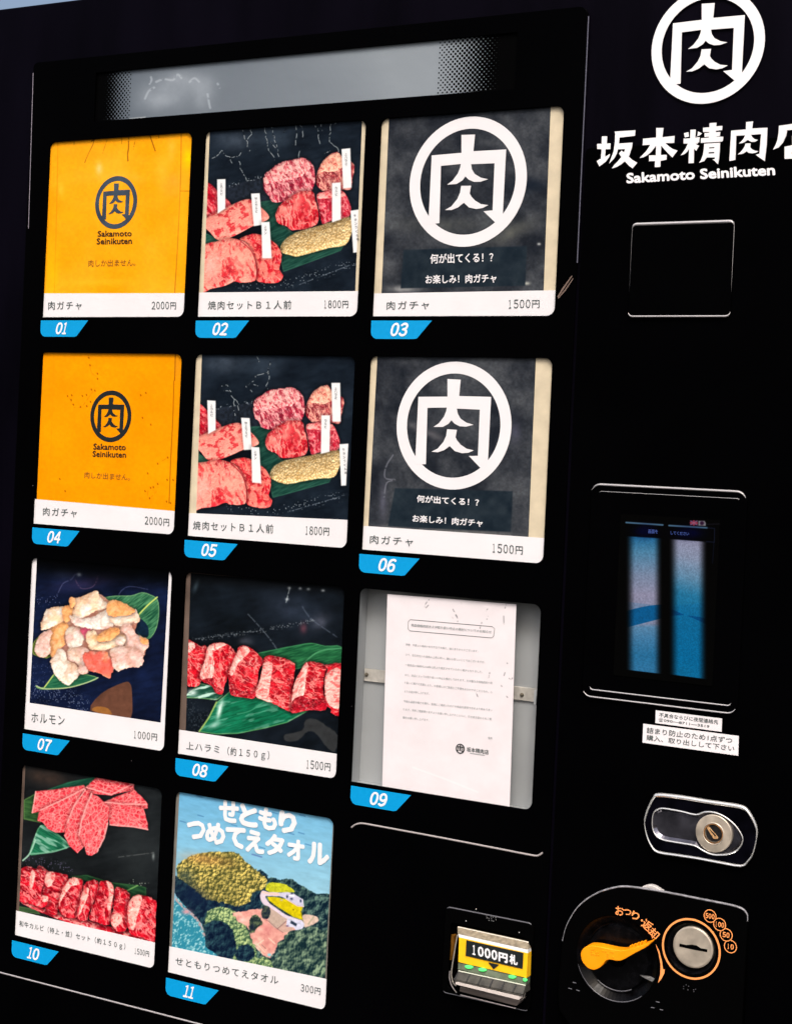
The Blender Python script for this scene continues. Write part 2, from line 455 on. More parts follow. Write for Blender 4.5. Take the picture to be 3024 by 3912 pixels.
def lump(a=(236, 224, 210), b=(250, 168, 92), mixk=.2, seed=1, dark=(168, 118, 96), bs=34, bump=12):
    def fn(X, Y, sd):
        n = sstep(.60 - mixk, .80 - mixk * .6, fbm(X, Y, 100, seed))
        c = mixc(a, b, n)
        rg = lambda q: 1 - np.abs(2 * q - 1)
        f = sstep(.70, 1.0, rg(fbm(X, Y, 90, seed + 1, 2))) * .6 + .3 * sstep(.75, 1.0, rg(fbm(X, Y, 42, seed + 3, 2)))
        c = c * (1 - np.clip(f, 0, 1)[..., None] * np.array((.12, .20, .26)))
        hi = sstep(.56, .78, fbm(X - 10, Y + 12, 44, seed + 4, 2))[..., None] * .5
        c = c * (1 - hi) + np.array((252, 248, 240)) * hi * (1 - n[..., None] * .7) + c * hi * n[..., None] * .7
        c = c * relief(X, Y, sd, 30, .5, bump, bs, seed)[..., None]
        e = np.exp(-np.clip(sd, 0, None) / 9)[..., None] * .34
        return c * (1 - e) + np.array(dark) * e
    return fn
def leaf(c0=(14, 70, 46), c1=(52, 132, 88), ang=-20, edge=(120, 170, 110), seed=1, sc=9, glossy=0.):
    def fn(X, Y, sd):
        u, v = rot(X, Y, ang, 9)
        s = fbm(u, v, sc, seed, 3)
        c = mixc(c0, c1, np.clip(s * 1.2 - .1 + .5 * (fbm(X, Y, 160, seed+2) - .5), 0, 1))
        e = np.exp(-((sd - 5) / 5) ** 2)[..., None] * .55
        c = c * (1 - e) + np.array(edge) * e
        if glossy:
            g = (sstep(.55, .72, fbm(u * 2, v, 26, seed + 4, 3)) * glossy)[..., None]
            c = c * (1 - g) + np.array((205, 240, 225)) * g
        return c
    return fn
def flatc(col, v=.06, s=40, seed=2):
    def fn(X, Y, sd): return np.array(col, float) * (1 + (fbm(X, Y, s, seed)[..., None] - .5) * 2 * v)
    return fn
def slate(cv, c0, c1, seed=2, specks=.012):
    X, Y = cv.X, cv.Y
    u, v = rot(X, Y, -12, 3)
    n = np.clip(fbm(X, Y, 260, seed) * .9 + fbm(u, v, 30, seed + 2, 4) * .45 - .15, 0, 1)
    cv.img = mixc(c0, c1, n)
def specks(cv, pts, w, amount, col, seed=4, s=14):
    sl = cv.sub(pts, w)
    X, Y = cv.X[sl], cv.Y[sl]; d = np.full(X.shape, 1e9)
    for i in range(1, len(pts)):
        a, b = np.array(pts[i-1], float), np.array(pts[i], float); e_ = b - a
        t = np.clip(((X-a[0])*e_[0]+(Y-a[1])*e_[1]) / (e_@e_), 0, 1)
        d = np.minimum(d, np.hypot(X-a[0]-t*e_[0], Y-a[1]-t*e_[1]))
    f1, f2, i_ = cells(X, Y, s, seed)
    k = (sstep(.45, .15, f1) * (i_ > 1 - amount) * sstep(w, w * .2, d))[..., None]
    cv.img[sl] = cv.img[sl] * (1 - k) + np.array(col, float) * k
def print_mat(name, im, rough=.42):
    m = bpy.data.materials.new(name); m.use_nodes = True
    N, L = m.node_tree.nodes, m.node_tree.links; b = N['Principled BSDF']
    t = N.new('ShaderNodeTexImage'); t.image = im; t.extension = 'EXTEND'
    uv = N.new('ShaderNodeUVMap'); uv.uv_map = 'print'
    L.new(uv.outputs[0], t.inputs[0])
    L.new(t.outputs[0], b.inputs['Base Color'])
    b.inputs['Roughness'].default_value = rough; b.inputs['Specular IOR Level'].default_value = .04
    tc = N.new('ShaderNodeTexCoord'); nz = N.new('ShaderNodeTexNoise'); nz.inputs['Scale'].default_value = 24; nz.inputs['Detail'].default_value = 3
    L.new(tc.outputs['Object'], nz.inputs['Vector'])
    bp = N.new('ShaderNodeBump'); bp.inputs['Strength'].default_value = .5; bp.inputs['Distance'].default_value = .002
    L.new(nz.outputs['Fac'], bp.inputs['Height']); L.new(bp.outputs[0], b.inputs['Normal'])
    return m
def uv_print(me, box):
    x0, z0, x1, z1 = box
    l = me.uv_layers.new(name='print')
    for lp in me.loops:
        v = me.vertices[lp.vertex_index].co
        l.data[lp.index].uv = ((v.x - x0) / (x1 - x0), (v.z - z0) / (z1 - z0))

def box_of(pts, pad=.003):
    xs = [p[0] for p in pts]; zs = [p[1] for p in pts]
    return (min(xs)-pad, min(zs)-pad, max(xs)+pad, max(zs)+pad)
DEP = 0.0026      # depth of the paper cards behind the front panel's face

def drips(cv, lines, col=(205, 214, 220), w=6, br=.42):
    r = random.Random(5)
    for q in lines:
        p = []
        for (a, b) in zip(q[:-1], q[1:]):
            n = max(2, int(math.hypot(b[0]-a[0], b[1]-a[1]) / 22))
            for k in range(n):
                t = k / n; p.append((a[0]+(b[0]-a[0])*t + r.uniform(-7, 7), a[1]+(b[1]-a[1])*t + r.uniform(-5, 5)))
        p.append(q[-1])
        cv.line(p, w + 5, (6, 12, 18), .55, br - .1, smooth=True)
        cv.line(p, w - 2, col, .8, br + .04, seed=r.randint(1, 6), smooth=True)

def art_bbq(reg, box, dy=lambda x, y: (x, y), dlines=()):
    cv = Canvas(reg, box, DEP, (24, 32, 44))
    m = lambda pts: [dy(x, y) for x, y in pts]
    slate(cv, (4, 9, 16), (32, 43, 56), 2)
    cv.glow(*dy(420, 230), 180, 90, (92, 104, 120), .45); cv.glow(*dy(800, 200), 160, 110, (80, 95, 112), .35)
    cv.shape(m([(340,660),(700,560),(760,800),(420,1120),(180,1060),(180,700)]), flatc((28, 34, 44), .5, 22), smooth=False)
    specks(cv, m([(340,660),(500,610),(700,560)]), 24, .4, (170, 180, 190))
    specks(cv, m([(480,1560),(760,1590),(1100,1500),(1500,1370)]), 70, .30, (150, 160, 170))
    cv.line(m([(1020,1560),(1500,1375)]), 6, (120, 132, 145), .6, .4)
    cv.shape(m([(640,800),(850,770),(900,900),(800,960),(960,1080),(1180,1040),(1500,900),(1560,1000),(1400,1250),(1050,1380),(870,1445),(840,1300),(760,1150),(600,1010),(740,930)]), leaf((10, 44, 38), (44, 92, 78), -25, (60, 110, 90), 3), smooth=False)
    cv.shape(m([(150,1080),(250,1130),(430,1120),(640,1020),(640,1040),(230,1190),(150,1220)]), leaf((14, 54, 46), (56, 108, 92), -25, (60, 110, 90), 3), smooth=False)
    cv.shape(m([(330,1120),(600,1025),(700,1010),(700,1100),(480,1140)]), flatc((10, 14, 22)), shadow=.3)
    cv.shape(m([(160,640),(225,652),(270,700),(340,760),(398,835),(330,880),(270,915),(160,960)]), meat((198, 22, 44), (120, 6, 22), (248, 132, 130), 55, 4, 40, .3, .35, 3), shadow=.6, rough=10)
    cv.shape(m([(1240,420),(1300,360),(1370,338),(1420,390),(1500,430),(1527,480),(1505,600),(1495,680),(1430,690),(1340,680),(1240,698),(1180,650),(1168,580),(1195,500)]), meat((160, 36, 50), (88, 14, 26), (244, 168, 150), 70, 2.4, 30, .34, .3, 5), shadow=.6, rough=14)
    cv.shape(m([(1250,420),(1300,365),(1370,345),(1415,400),(1410,480),(1330,520),(1240,520),(1200,540),(1205,490)]), meat((226, 128, 112), (180, 80, 72), (250, 196, 168), 60, 2, 26, .45, .2, 6, depth=10), rough=20)
    cv.shape(m([(700,545),(770,490),(830,440),(960,410),(1040,393),(1120,430),(1155,500),(1162,600),(1120,720),(1000,760),(930,790),(840,803),(770,798),(740,750),(700,700),(688,640)]), meat((176, 44, 66), (98, 14, 34), (244, 170, 168), 62, 2.8, 30, .36, .28, 4), shadow=.6, rough=16)
    cv.shape(m([(705,560),(830,450),(960,415),(1040,398),(1110,430),(1090,540),(900,600),(760,620),(700,640)]), meat((206, 84, 96), (150, 40, 56), (252, 192, 184), 62, 2.4, 26, .42, .2, 7, depth=12), rough=30)
    cv.shape(m([(1183,730),(1260,700),(1340,678),(1420,700),(1462,760),(1492,840),(1495,900),(1460,945),(1330,970),(1240,1002),(1215,950),(1193,850)]), meat((196, 30, 54), (124, 8, 30), (248, 138, 140), 70, 2, 34, .28, .4, 2), shadow=.6, rough=10)
    cv.shape(m([(1185,732),(1260,702),(1340,682),(1420,705),(1445,750),(1340,760),(1200,770)]), meat((232, 98, 102), (190, 50, 60), (252, 178, 168), 10, 2, 26, .4, .2, 7, depth=10))
    cv.shape(m([(870,800),(1000,715),(1060,700),(1142,703),(1165,780),(1192,880),(1190,990),(1100,1042),(1000,1057),(940,1057),(900,1022),(830,1000),(800,930),(820,860)]), meat((206, 30, 44), (130, 8, 22), (255, 150, 138), 78, 3, 52, .30, .30, 1), shadow=.65, rough=10)
    cv.glow(*dy(1010, 790), 34, 80, (255, 168, 152), .75, 10); cv.glow(*dy(950, 860), 90, 22, (255, 160, 146), .6, 8); cv.glow(*dy(930, 980), 14, 60, (255, 176, 160), .7); cv.glow(*dy(1110, 800), 40, 60, (255, 150, 138), .5)
    cv.shape(m([(845,1222),(880,1150),(990,1080),(1150,1030),(1330,980),(1480,937),(1512,1000),(1492,1100),(1444,1195),(1300,1222),(1160,1260),(1050,1292),(980,1302),(900,1282),(850,1262)]),
        lambda X, Y, sd: (mixc((150, 112, 58), (244, 224, 178), np.clip(sstep(.55, .0, cells(X, Y, 20, 3)[0]) * .55 + fbm(X, Y, 50, 3) * .55 + .05, 0, 1)) * relief(X, Y, sd, 40, 1.0, 16, 16, 2)[..., None]), shadow=.6, rough=10)
    cv.shape(m([(150,960),(230,908),(330,858),(480,788),(560,773),(600,800),(680,858),(742,935),(700,978),(590,1022),(480,1082),(340,1147),(262,1147),(200,1082),(150,1030)]),
        lambda X, Y, sd: (mixc((252, 158, 142), (208, 50, 58), np.clip(sstep(.54, .64, fbm(*rot(X, Y, -25, 1.3), 34, 5, 3)) * .8 + .22 * sstep(.4, .7, fbm(X, Y, 12, 3, 2)), 0, 1)) * relief(X, Y, sd, 24, .7, 10, 24, 2)[..., None]), shadow=.65)
    cv.shape(m([(470,1140),(560,1100),(640,1093),(720,1130),(800,1180),(852,1260),(852,1340),(836,1420),(868,1470),(850,1522),(790,1547),(680,1542),(620,1510),(625,1380),(590,1270),(540,1180)]), meat((226, 44, 54), (160, 14, 30), (255, 138, 122), 60, 2.4, 40, .42, .3, 3, warp=30), shadow=.6, rough=8)
    cv.shape(m([(130,1228),(250,1165),(370,1133),(470,1150),(545,1190),(600,1290),(622,1400),(612,1522),(480,1542),(420,1532),(330,1572),(200,1602),(120,1612)]), meat((232, 66, 68), (176, 20, 36), (255, 158, 140), 74, 2.8, 44, .5, .25, 2, warp=30), shadow=.65, rough=8)
    cv.glow(*dy(480, 1330), 110, 90, (255, 180, 158), .55); cv.glow(*dy(210, 1400), 60, 110, (255, 190, 176), .55)
    cv.line(m([(480,1160),(570,1240),(612,1330),(628,1420),(622,1510)]), 8, (140, 20, 34), .7, smooth=True)
    for q in ([(262,590),(340,588),(338,860),(268,905)], [(575,722),(655,718),(675,1010),(600,1022)], [(670,985),(745,982),(765,1318),(678,1318)],
              [(1407,312),(1488,303),(1500,668),(1422,675)], [(1320,625),(1400,618),(1402,960),(1320,988)], [(1490,880),(1575,866),(1562,1262),(1515,1268)]):
        cv.shape(m(q), flatc((232, 232, 234), .02), smooth=False, shadow=.35)
    if dlines: drips(cv, dlines)
    return cv

# affine: pair of point correspondences from card 02's tracing to card 05's
def bbq5(x, y): return (205 + (x - 190) * (1535 - 205) / (1570 - 190) * (1 + .0) , 555 + (y - 655) * (1490 - 560) / (1600 - 655) + (x - 190) * .022 - 10)

def art_offal(box):
    cv = Canvas('C7', box, DEP, (14, 22, 44)); slate(cv, (4, 7, 18), (22, 36, 76), 3)
    cv.glow(700, 330, 300, 70, (66, 54, 96), .4, -10); cv.glow(500, 250, 120, 50, (70, 80, 120), .35)
    cv.line([(430,430),(480,340),(560,300),(600,250),(640,245)], 8, (86, 90, 130), .6, .35, smooth=True)
    cv.line([(600,300),(660,390),(780,370),(830,270)], 9, (92, 70, 100), .6, .3, smooth=True)
    cv.line([(1040,450),(1080,400),(1160,370),(1330,400)], 7, (80, 86, 128), .6, .35, smooth=True)
    cv.glow(640, 250, 22, 18, (200, 215, 235), .8)
    cv.img *= (1 - .92 * sstep(330, 120, cv.Y - (cv.X - 200) * .10))[..., None]  # dark print top, with the window frame's shade painted in
    specks(cv, [(200,520),(420,500)], 80, .3, (110, 116, 160))
    specks(cv, [(170,1400),(500,1480),(700,1600)], 150, .35, (120, 132, 165), 5)
    specks(cv, [(170,1200),(340,1200)], 90, .3, (80, 92, 130), 5)
    cv.shape([(750,1620),(860,1450),(1080,1340),(1150,1345),(1172,1450),(1160,1700),(1000,1680)], flatc((96, 62, 48), .2, 60)); cv.shape([(770,1620),(820,1580),(930,1600),(960,1670)], flatc((150, 98, 48), .1))
    cv.shape([(880,490),(1000,462),(1160,460),(1270,428),(1360,452),(1430,500),(1447,620),(1432,750),(1392,850),(1330,905),(1240,860),(1180,700),(1000,560)], leaf((14, 62, 44), (96, 160, 112), -38, (150, 190, 130), 2))
    cv.shape([(1190,700),(1250,690),(1330,770),(1330,880),(1240,850)], flatc((16, 34, 54), .3)); cv.line([(1235,660),(1330,560),(1425,478)], 12, (196, 214, 110), 1, smooth=True)
    cv.shape([(170,950),(250,858),(330,828),(360,1080),(180,1060)], leaf((60, 84, 30), (120, 140, 60), 50, (170, 180, 90), 2))
    cv.shape([(200,1372),(290,1382),(420,1220),(640,1240),(830,1290),(700,1350),(500,1395),(260,1410)], leaf((14, 70, 50), (60, 130, 90), -10, (190, 215, 120), 3))
    cv.line([(205,1372),(300,1402),(520,1392),(700,1345),(830,1290)], 9, (190, 205, 150), .9, smooth=True); cv.line([(290,1385),(400,1240)], 10, (190, 210, 110), .9)
    cr, og, pk = (242, 232, 220), (248, 176, 112), (244, 204, 196)
    S = cv.shape
    L = [([(350,800),(400,740),(470,720),(532,750),(522,800),(490,870),(500,950),(440,1010),(370,1088),(343,1000),(348,900)], (250,196,150), og, .5, 3),
     ([(196,960),(230,880),(290,820),(350,810),(372,850),(345,920),(352,1030),(300,1082),(230,1077),(193,1030)], cr, pk, .25, 4),
     ([(290,640),(340,590),(450,568),(520,580),(562,600),(540,680),(450,742),(340,792),(260,810),(248,740),(275,718)], cr, (250, 208, 170), .25, 1),
     ([(470,580),(575,568),(582,610),(545,725),(486,712)], (252,184,124), og, .6, 2),
     ([(500,860),(520,790),(580,770),(650,800),(692,860),(682,930),(640,982),(560,1002),(508,940)], cr, pk, .15, 5),
     ([(650,780),(770,780),(730,850),(742,905),(690,885)], (236,150,150), (200,80,110), .4, 6),
     ([(560,490),(650,480),(760,430),(822,418),(862,490),(924,540),(912,590),(800,622),(700,684),(610,702),(566,640),(590,560)], cr, (252, 214, 180), .2, 7),
     ([(536,500),(590,480),(604,560),(556,582)], (250,190,140), og, .4, 2),
     ([(548,660),(640,690),(760,680),(880,620),(932,610),(962,690),(978,770),(880,805),(760,800),(680,780),(600,760),(552,710)], (244,234,226), pk, .12, 1),
     ([(950,670),(1080,650),(1180,650),(1205,600),(1242,660),(1250,710),(1222,745),(1180,722),(1140,765),(1050,775),(975,740)], cr, (250,214,190), .3, 2),
     ([(928,530),(990,506),(1080,530),(1180,590),(1205,622),(1130,662),(1000,672),(933,662),(913,600)], (252,172,96), og, .7, 3),
     ([(1070,760),(1150,745),(1200,830),(1260,870),(1332,900),(1342,970),(1300,1012),(1282,1062),(1200,1012),(1100,972),(1108,860),(1056,820)], (246,206,190), pk, .45, 4),
     ([(1250,880),(1330,900),(1320,960),(1270,940)], (252,180,110), og, .5, 1),
     ([(705,850),(790,808),(830,870),(830,922),(930,922),(1000,880),(1050,850),(1104,880),(1092,952),(1000,982),(900,1014),(800,1014),(736,990)], (252,204,148), (250,226,196), .4, 5),
     ([(815,880),(870,830),(960,783),(1022,788),(1053,820),(1010,882),(930,922),(830,922)], (252,156,72), og, .7, 6),
     ([(1010,900),(1060,870),(1105,900),(1080,970),(1020,960)], cr, pk, .2, 6),
     ([(524,1000),(620,980),(720,990),(742,1040),(690,1092),(722,1200),(732,1242),(660,1252),(620,1150),(540,1122),(518,1070)], (240,214,196), pk, .35, 7),
     ([(680,1060),(760,1020),(830,1030),(890,1008),(950,1080),(992,1180),(962,1252),(937,1304),(860,1252),(740,1222),(690,1150)], (250,158,116), (246,110,96), .4, 2),
     ([(946,1020),(1000,980),(1140,973),(1240,1000),(1284,1080),(1278,1150),(1250,1182),(1130,1192),(1030,1224),(978,1180),(966,1090)], (240,218,206), (236,190,180), .3, 3),
     ([(350,1110),(400,1060),(420,1000),(470,998),(512,1050),(522,1112),(600,1150),(637,1230),(602,1312),(540,1364),(470,1342),(400,1270),(358,1180)], cr, (246,214,190), .15, 4),
     ([(640,1150),(700,1180),(732,1230),(700,1252),(630,1240)], cr, pk, .1, 4)]
    S([(250,760),(340,610),(540,560),(600,500),(820,430),(950,520),(1180,600),(1230,720),(1200,850),(1320,920),(1260,1120),(1000,1200),(930,1270),(720,1220),(560,1320),(400,1240),(350,1060),(220,1060),(220,900),(340,810)], lump((222, 176, 156), (196, 132, 116), .4, 5), rough=14, shadow=.5)
    for p, a, b, k, sd in L: S(p, lump(a, b, k, sd), rough=22, shadow=.32, seed=sd)
    return cv

def art_skirt(box):
    cv = Canvas('C8', box, DEP, (14, 18, 24)); slate(cv, (4, 7, 10), (24, 32, 42), 4)
    cv.glow(1150, 400, 330, 170, (48, 58, 76), .6, 15); cv.glow(1400, 520, 60, 80, (108, 110, 128), .5, 50); cv.glow(720, 700, 60, 40, (92, 96, 110), .5)
    cv.glow(1250, 575, 30, 45, (110, 62, 76), .7); cv.glow(260, 190, 20, 60, (70, 88, 100), .6, 20)
    cv.line([(740,450),(860,580),(950,690),(1010,780)], 9, (96, 106, 118), .6, .3, smooth=True); cv.line([(1240,380),(1330,500),(1560,660)], 9, (96, 106, 124), .5, .3, smooth=True)
    cv.line([(1125,205),(1088,350)], 6, (150, 160, 165), .9, .3)
    for q in ((1120,208),(1220,212),(1295,218),(1430,230),(1100,312)): cv.glow(*q, 16, 12, (190, 198, 205), .8)
    specks(cv, [(215,690),(500,650),(860,600),(1340,510)], 30, .45, (150, 158, 165))
    specks(cv, [(200,1300),(300,1500),(330,1400)], 110, .4, (70, 80, 90), 5); cv.line([(230,680),(860,600)], 5, (90, 98, 108), .6, .4)
    cv.shape([(1270,1420),(1370,1420),(1460,1480),(1560,1560),(1540,1720),(1450,1660),(1380,1560),(1290,1530),(1200,1610),(1090,1620),(1080,1560),(1240,1520)], flatc((46, 48, 50), .15), rough=12)
    cv.img *= (1 - .8 * sstep(230, 60, cv.Y - (cv.X - 200) * .06))[..., None]  # top fades to black: dark print plus painted frame shade
    cv.soften(1)
    cv.shape([(800,820),(1000,770),(1150,740),(1320,713),(1450,740),(1600,748),(1600,900),(1450,910),(1300,922),(1150,960),(950,880)], leaf((12, 58, 36), (50, 128, 78), -14, (80, 150, 100), 2))
    cv.line([(1250,900),(1400,790),(1600,765)], 10, (90, 165, 115), .7, smooth=True)
    cv.shape([(160,1200),(300,1083),(480,1130),(510,1200),(455,1243),(300,1228),(160,1222)], leaf((14, 56, 42), (60, 120, 96), -14, (160, 200, 120), 3, glossy=.9), smooth=False)
    cv.shape([(285,1535),(370,1410),(440,1270),(570,1160),(700,1190),(900,1240),(1150,1340),(1290,1345),(1100,1450),(900,1502),(650,1552),(450,1558)], leaf((8, 70, 46), (22, 130, 92), -16, (150, 190, 110), 2, glossy=.25), smooth=False)
    cv.line([(290,1530),(380,1400),(450,1260)], 12, (150, 178, 96), .9, smooth=True); cv.line([(640,1370),(760,1340),(890,1255)], 7, (70, 160, 120), .7, smooth=True)
    cv.glow(480, 1330, 22, 90, (210, 238, 226), .9, 15); cv.glow(430, 1470, 60, 26, (190, 225, 214), .7, -20); cv.glow(230,1170,40,30,(220,240,235),.8)
    pts = [[(160,705),(240,705),(300,740),(362,745),(345,860),(302,990),(312,1050),(266,1117),(160,1070)],
     [(370,750),(450,713),(550,723),(622,790),(643,830),(590,900),(560,1010),(522,1120),(502,1187),(440,1172),(408,1110),(310,1062),(298,990),(340,870)],
     [(650,758),(710,738),(790,778),(872,860),(882,900),(842,960),(832,1080),(800,1222),(700,1217),(585,1192),(568,1100),(558,990),(590,900),(630,850)],
     [(890,850),(940,828),(1060,850),(1150,888),(1173,930),(1162,1060),(1142,1180),(1152,1290),(1142,1357),(960,1267),(820,1217),(803,1170),(840,1080),(870,950),(880,900)],
     [(1280,888),(1400,898),(1462,940),(1442,1030),(1432,1170),(1458,1240),(1452,1332),(1300,1332),(1145,1362),(1138,1280),(1150,1150),(1180,1050),(1230,960)],
     [(1450,920),(1600,903),(1600,1000),(1600,1362),(1505,1362),(1500,1320),(1455,1280),(1445,1150),(1450,1040),(1470,960)]]
    ang = [40, 65, 30, 20, 15, 8]
    for i, p in enumerate(pts):
        cv.shape(p, meat((214, 24, 40), (120, 4, 18), (252, 140, 132), ang[i], 2.2, 36, .24, .32, i + 1), shadow=.75, rough=12, seed=i)
    fat = dict(base=(248, 130, 124), dark=(222, 80, 84), fat=(255, 206, 194))
    for q, a, s in (([(370,752),(450,718),(545,728),(420,800),(432,900),(404,1050),(310,1048),(302,990),(345,860)], 80, 3), ([(640,800),(700,745),(760,790),(650,900),(600,1010),(570,1000),(595,905)], 60, 4),
       ([(890,892),(965,902),(950,1050),(932,1200),(960,1264),(820,1215),(805,1170),(842,1080),(872,950)], 8, 5), ([(1280,892),(1292,930),(1270,1050),(1258,1190),(1200,1240),(1146,1330),(1140,1280),(1152,1150),(1182,1050),(1232,960)], -58, 6),
       ([(1460,1000),(1600,960),(1600,1300),(1490,1290),(1450,1180)], 5, 7), ([(190,712),(240,708),(250,760),(200,800),(185,780)], 40, 1)):
        cv.shape(q, meat(ang=a, st=3, sc=26, w=.5, gate=.2, seed=s, depth=12, **fat), rough=10)
    for q, s in (([(585,1130),(700,1160),(805,1160),(798,1220),(700,1217),(587,1192)], 2), ([(1150,1250),(1230,1200),(1300,1230),(1455,1240),(1450,1332),(1300,1332),(1145,1360)], 3), ([(310,1058),(420,1040),(430,1110),(500,1140),(500,1185),(440,1172),(405,1110)], 4)):
        cv.shape(q, meat((176, 14, 34), (90, 4, 14), (230, 90, 92), 20, 1.6, 30, .2, .4, s, depth=12))
    return cv

def art_kalbi(box):
    cv = Canvas('C10', box, DEP, (22, 24, 27)); slate(cv, (8, 10, 12), (38, 43, 46), 5)
    cv.glow(380, 190, 170, 70, (68, 52, 44), .7, 10); cv.glow(1100, 800, 160, 260, (46, 52, 54), .5)
    cv.line([(960,835),(1240,800)], 5, (96, 100, 100), .7, .4); cv.glow(1240, 830, 10, 26, (150,160,160), .9)
    specks(cv, [(210,860),(420,890),(560,930)], 60, .35, (84, 80, 104)); specks(cv, [(1060,1030),(1180,1060)], 40, .3, (150,160,150))
    cv.shape([(380,290),(550,228),(780,183),(700,270),(500,300)], leaf((10, 52, 40), (40, 104, 80), -20, (50, 110, 80), 2), smooth=False)
    cv.shape([(190,372),(290,318),(330,560),(190,530)], leaf((24, 56, 30), (70, 112, 60), 10, (110, 140, 80), 3), smooth=False)
    cv.shape([(240,812),(268,700),(330,575),(430,618),(565,745),(430,790),(300,815)], leaf((12, 70, 50), (40, 130, 90), 30, (120, 175, 130), 2, glossy=.5))
    cv.line([(186,862),(240,808),(285,700)], 11, (160, 205, 180), .9, smooth=True); cv.line([(240,808),(420,795),(565,748)], 9, (120, 180, 150), .8, smooth=True)
    cv.shape([(560,990),(700,978),(900,1038),(1110,1062),(1182,1080),(1182,1150),(1050,1165),(900,1080)], leaf((16, 48, 30), (44, 86, 52), 20, (60, 100, 60), 2), smooth=False)
    cv.line([(1010,1115),(1112,1065)], 9, (110, 160, 90), .9)
    cv.shape([(150,1230),(300,1258),(330,1300),(150,1275)], leaf((24, 50, 30), (60, 90, 55), 10, (100, 130, 80), 2), smooth=False)
    K = dict(net=True, base=(232, 56, 70), dark=(186, 24, 42), fat=(255, 154, 150), st=1.5, sc=40, w=.30, bump=8, depth=9, k=.6)
    for q, a, g, s in (([(780,188),(900,198),(1082,238),(1084,292),(900,335),(740,325),(690,272)], 10, .4, 1), ([(830,392),(1000,322),(1082,290),(1142,340),(1194,400),(1194,442),(1130,448),(900,412)], -10, .35, 2),
        ([(850,392),(1000,408),(1160,440),(1192,560),(1194,615),(1080,592),(960,587),(890,572),(870,500)], 10, .3, 3), ([(290,303),(430,288),(680,252),(700,285),(560,362),(380,442),(310,472),(258,480),(273,400)], -15, .3, 4),
        ([(330,452),(480,382),(680,283),(602,420),(552,560),(522,637),(450,637),(380,602),(350,557),(303,540),(313,480)], -40, .35, 5), ([(690,290),(737,290),(702,420),(662,560),(652,660),(692,740),(625,804),(560,742),(518,660),(543,560),(600,420)], -70, .3, 6),
        ([(735,318),(800,348),(882,430),(872,560),(842,680),(782,800),(740,824),(700,817),(680,740),(638,660),(653,540),(700,420)], -75, .3, 7)):
        cv.shape(q, meat(ang=a, gate=g, seed=s, **K), smooth=False, shadow=.45, rough=8)
    for q in ([(740,322),(700,420),(660,540),(640,655)], [(690,290),(600,420),(545,560)], [(330,455),(480,385),(680,283)], [(850,392),(1000,406),(1180,408)], [(700,272),(900,330),(1080,240)], [(262,476),(275,400),(290,305)], [(872,560),(842,680),(782,800)], [(890,574),(1080,590),(1194,612)]):
        cv.line(q, 10, (255, 176, 172), .8, .2)
    cv.shape([(150,1150),(340,1230),(480,1280),(700,1340),(900,1400),(1235,1480),(1240,1560),(700,1420),(300,1270),(150,1190)], meat(seed=3), rough=10)
    R_ = [([(300,930),(330,903),(400,950),(500,970),(552,990),(522,1080),(500,1150),(462,1292),(400,1292),(350,1232),(320,1122),(305,1020)], 30), ([(150,960),(220,908),(290,930),(332,935),(372,955),(352,1050),(332,1150),(392,1202),(340,1242),(250,1212),(150,1172)], 50),
     ([(540,1020),(620,1000),(672,1030),(662,1120),(652,1220),(622,1322),(540,1322),(480,1272),(478,1180),(508,1080)], 65), ([(680,1060),(740,1020),(802,1040),(782,1150),(722,1280),(702,1342),(630,1332),(640,1200)], 75),
     ([(810,1040),(860,1025),(912,1060),(922,1120),(902,1280),(882,1382),(780,1362),(720,1332),(760,1200),(800,1100)], 70), ([(930,1090),(970,1080),(1032,1110),(1052,1160),(1032,1300),(1022,1422),(940,1432),(898,1350),(920,1220)], 60),
     ([(1060,1170),(1140,1140),(1260,1190),(1260,1300),(1250,1520),(1150,1482),(1060,1462),(1030,1382),(1028,1250)], 55)]
    for i, (q, a) in enumerate(R_):
        cv.shape(q, meat((208, 18, 38), (108, 4, 18), (252, 132, 130), a, 2.6, 34, .26, .35, i + 1), shadow=.7, rough=16, seed=i)
    F = dict(base=(248, 128, 120), dark=(222, 70, 78), fat=(255, 196, 184))
    for q, s in (([(1060,1172),(1140,1145),(1137,1230),(1110,1320),(1080,1422),(1050,1402),(1030,1280)], 1), ([(380,960),(440,965),(430,1040),(390,1080),(360,1040)], 2), ([(560,1015),(625,1005),(640,1060),(580,1070),(500,1180),(480,1240),(485,1150)], 3),
        ([(655,1150),(700,1080),(720,1110),(690,1200),(640,1310)], 4), ([(860,1028),(910,1062),(915,1140),(890,1260),(865,1240),(880,1120)], 5), ([(905,1310),(960,1290),(990,1340),(940,1400),(900,1380)], 6), ([(250,950),(285,960),(270,1060),(240,1100)], 7), ([(330,1150),(385,1150),(390,1190),(345,1200)], 1)):
        cv.shape(q, meat(ang=60, st=2, sc=24, w=.5, gate=.2, seed=s, depth=12, **F), rough=10)
    return cv

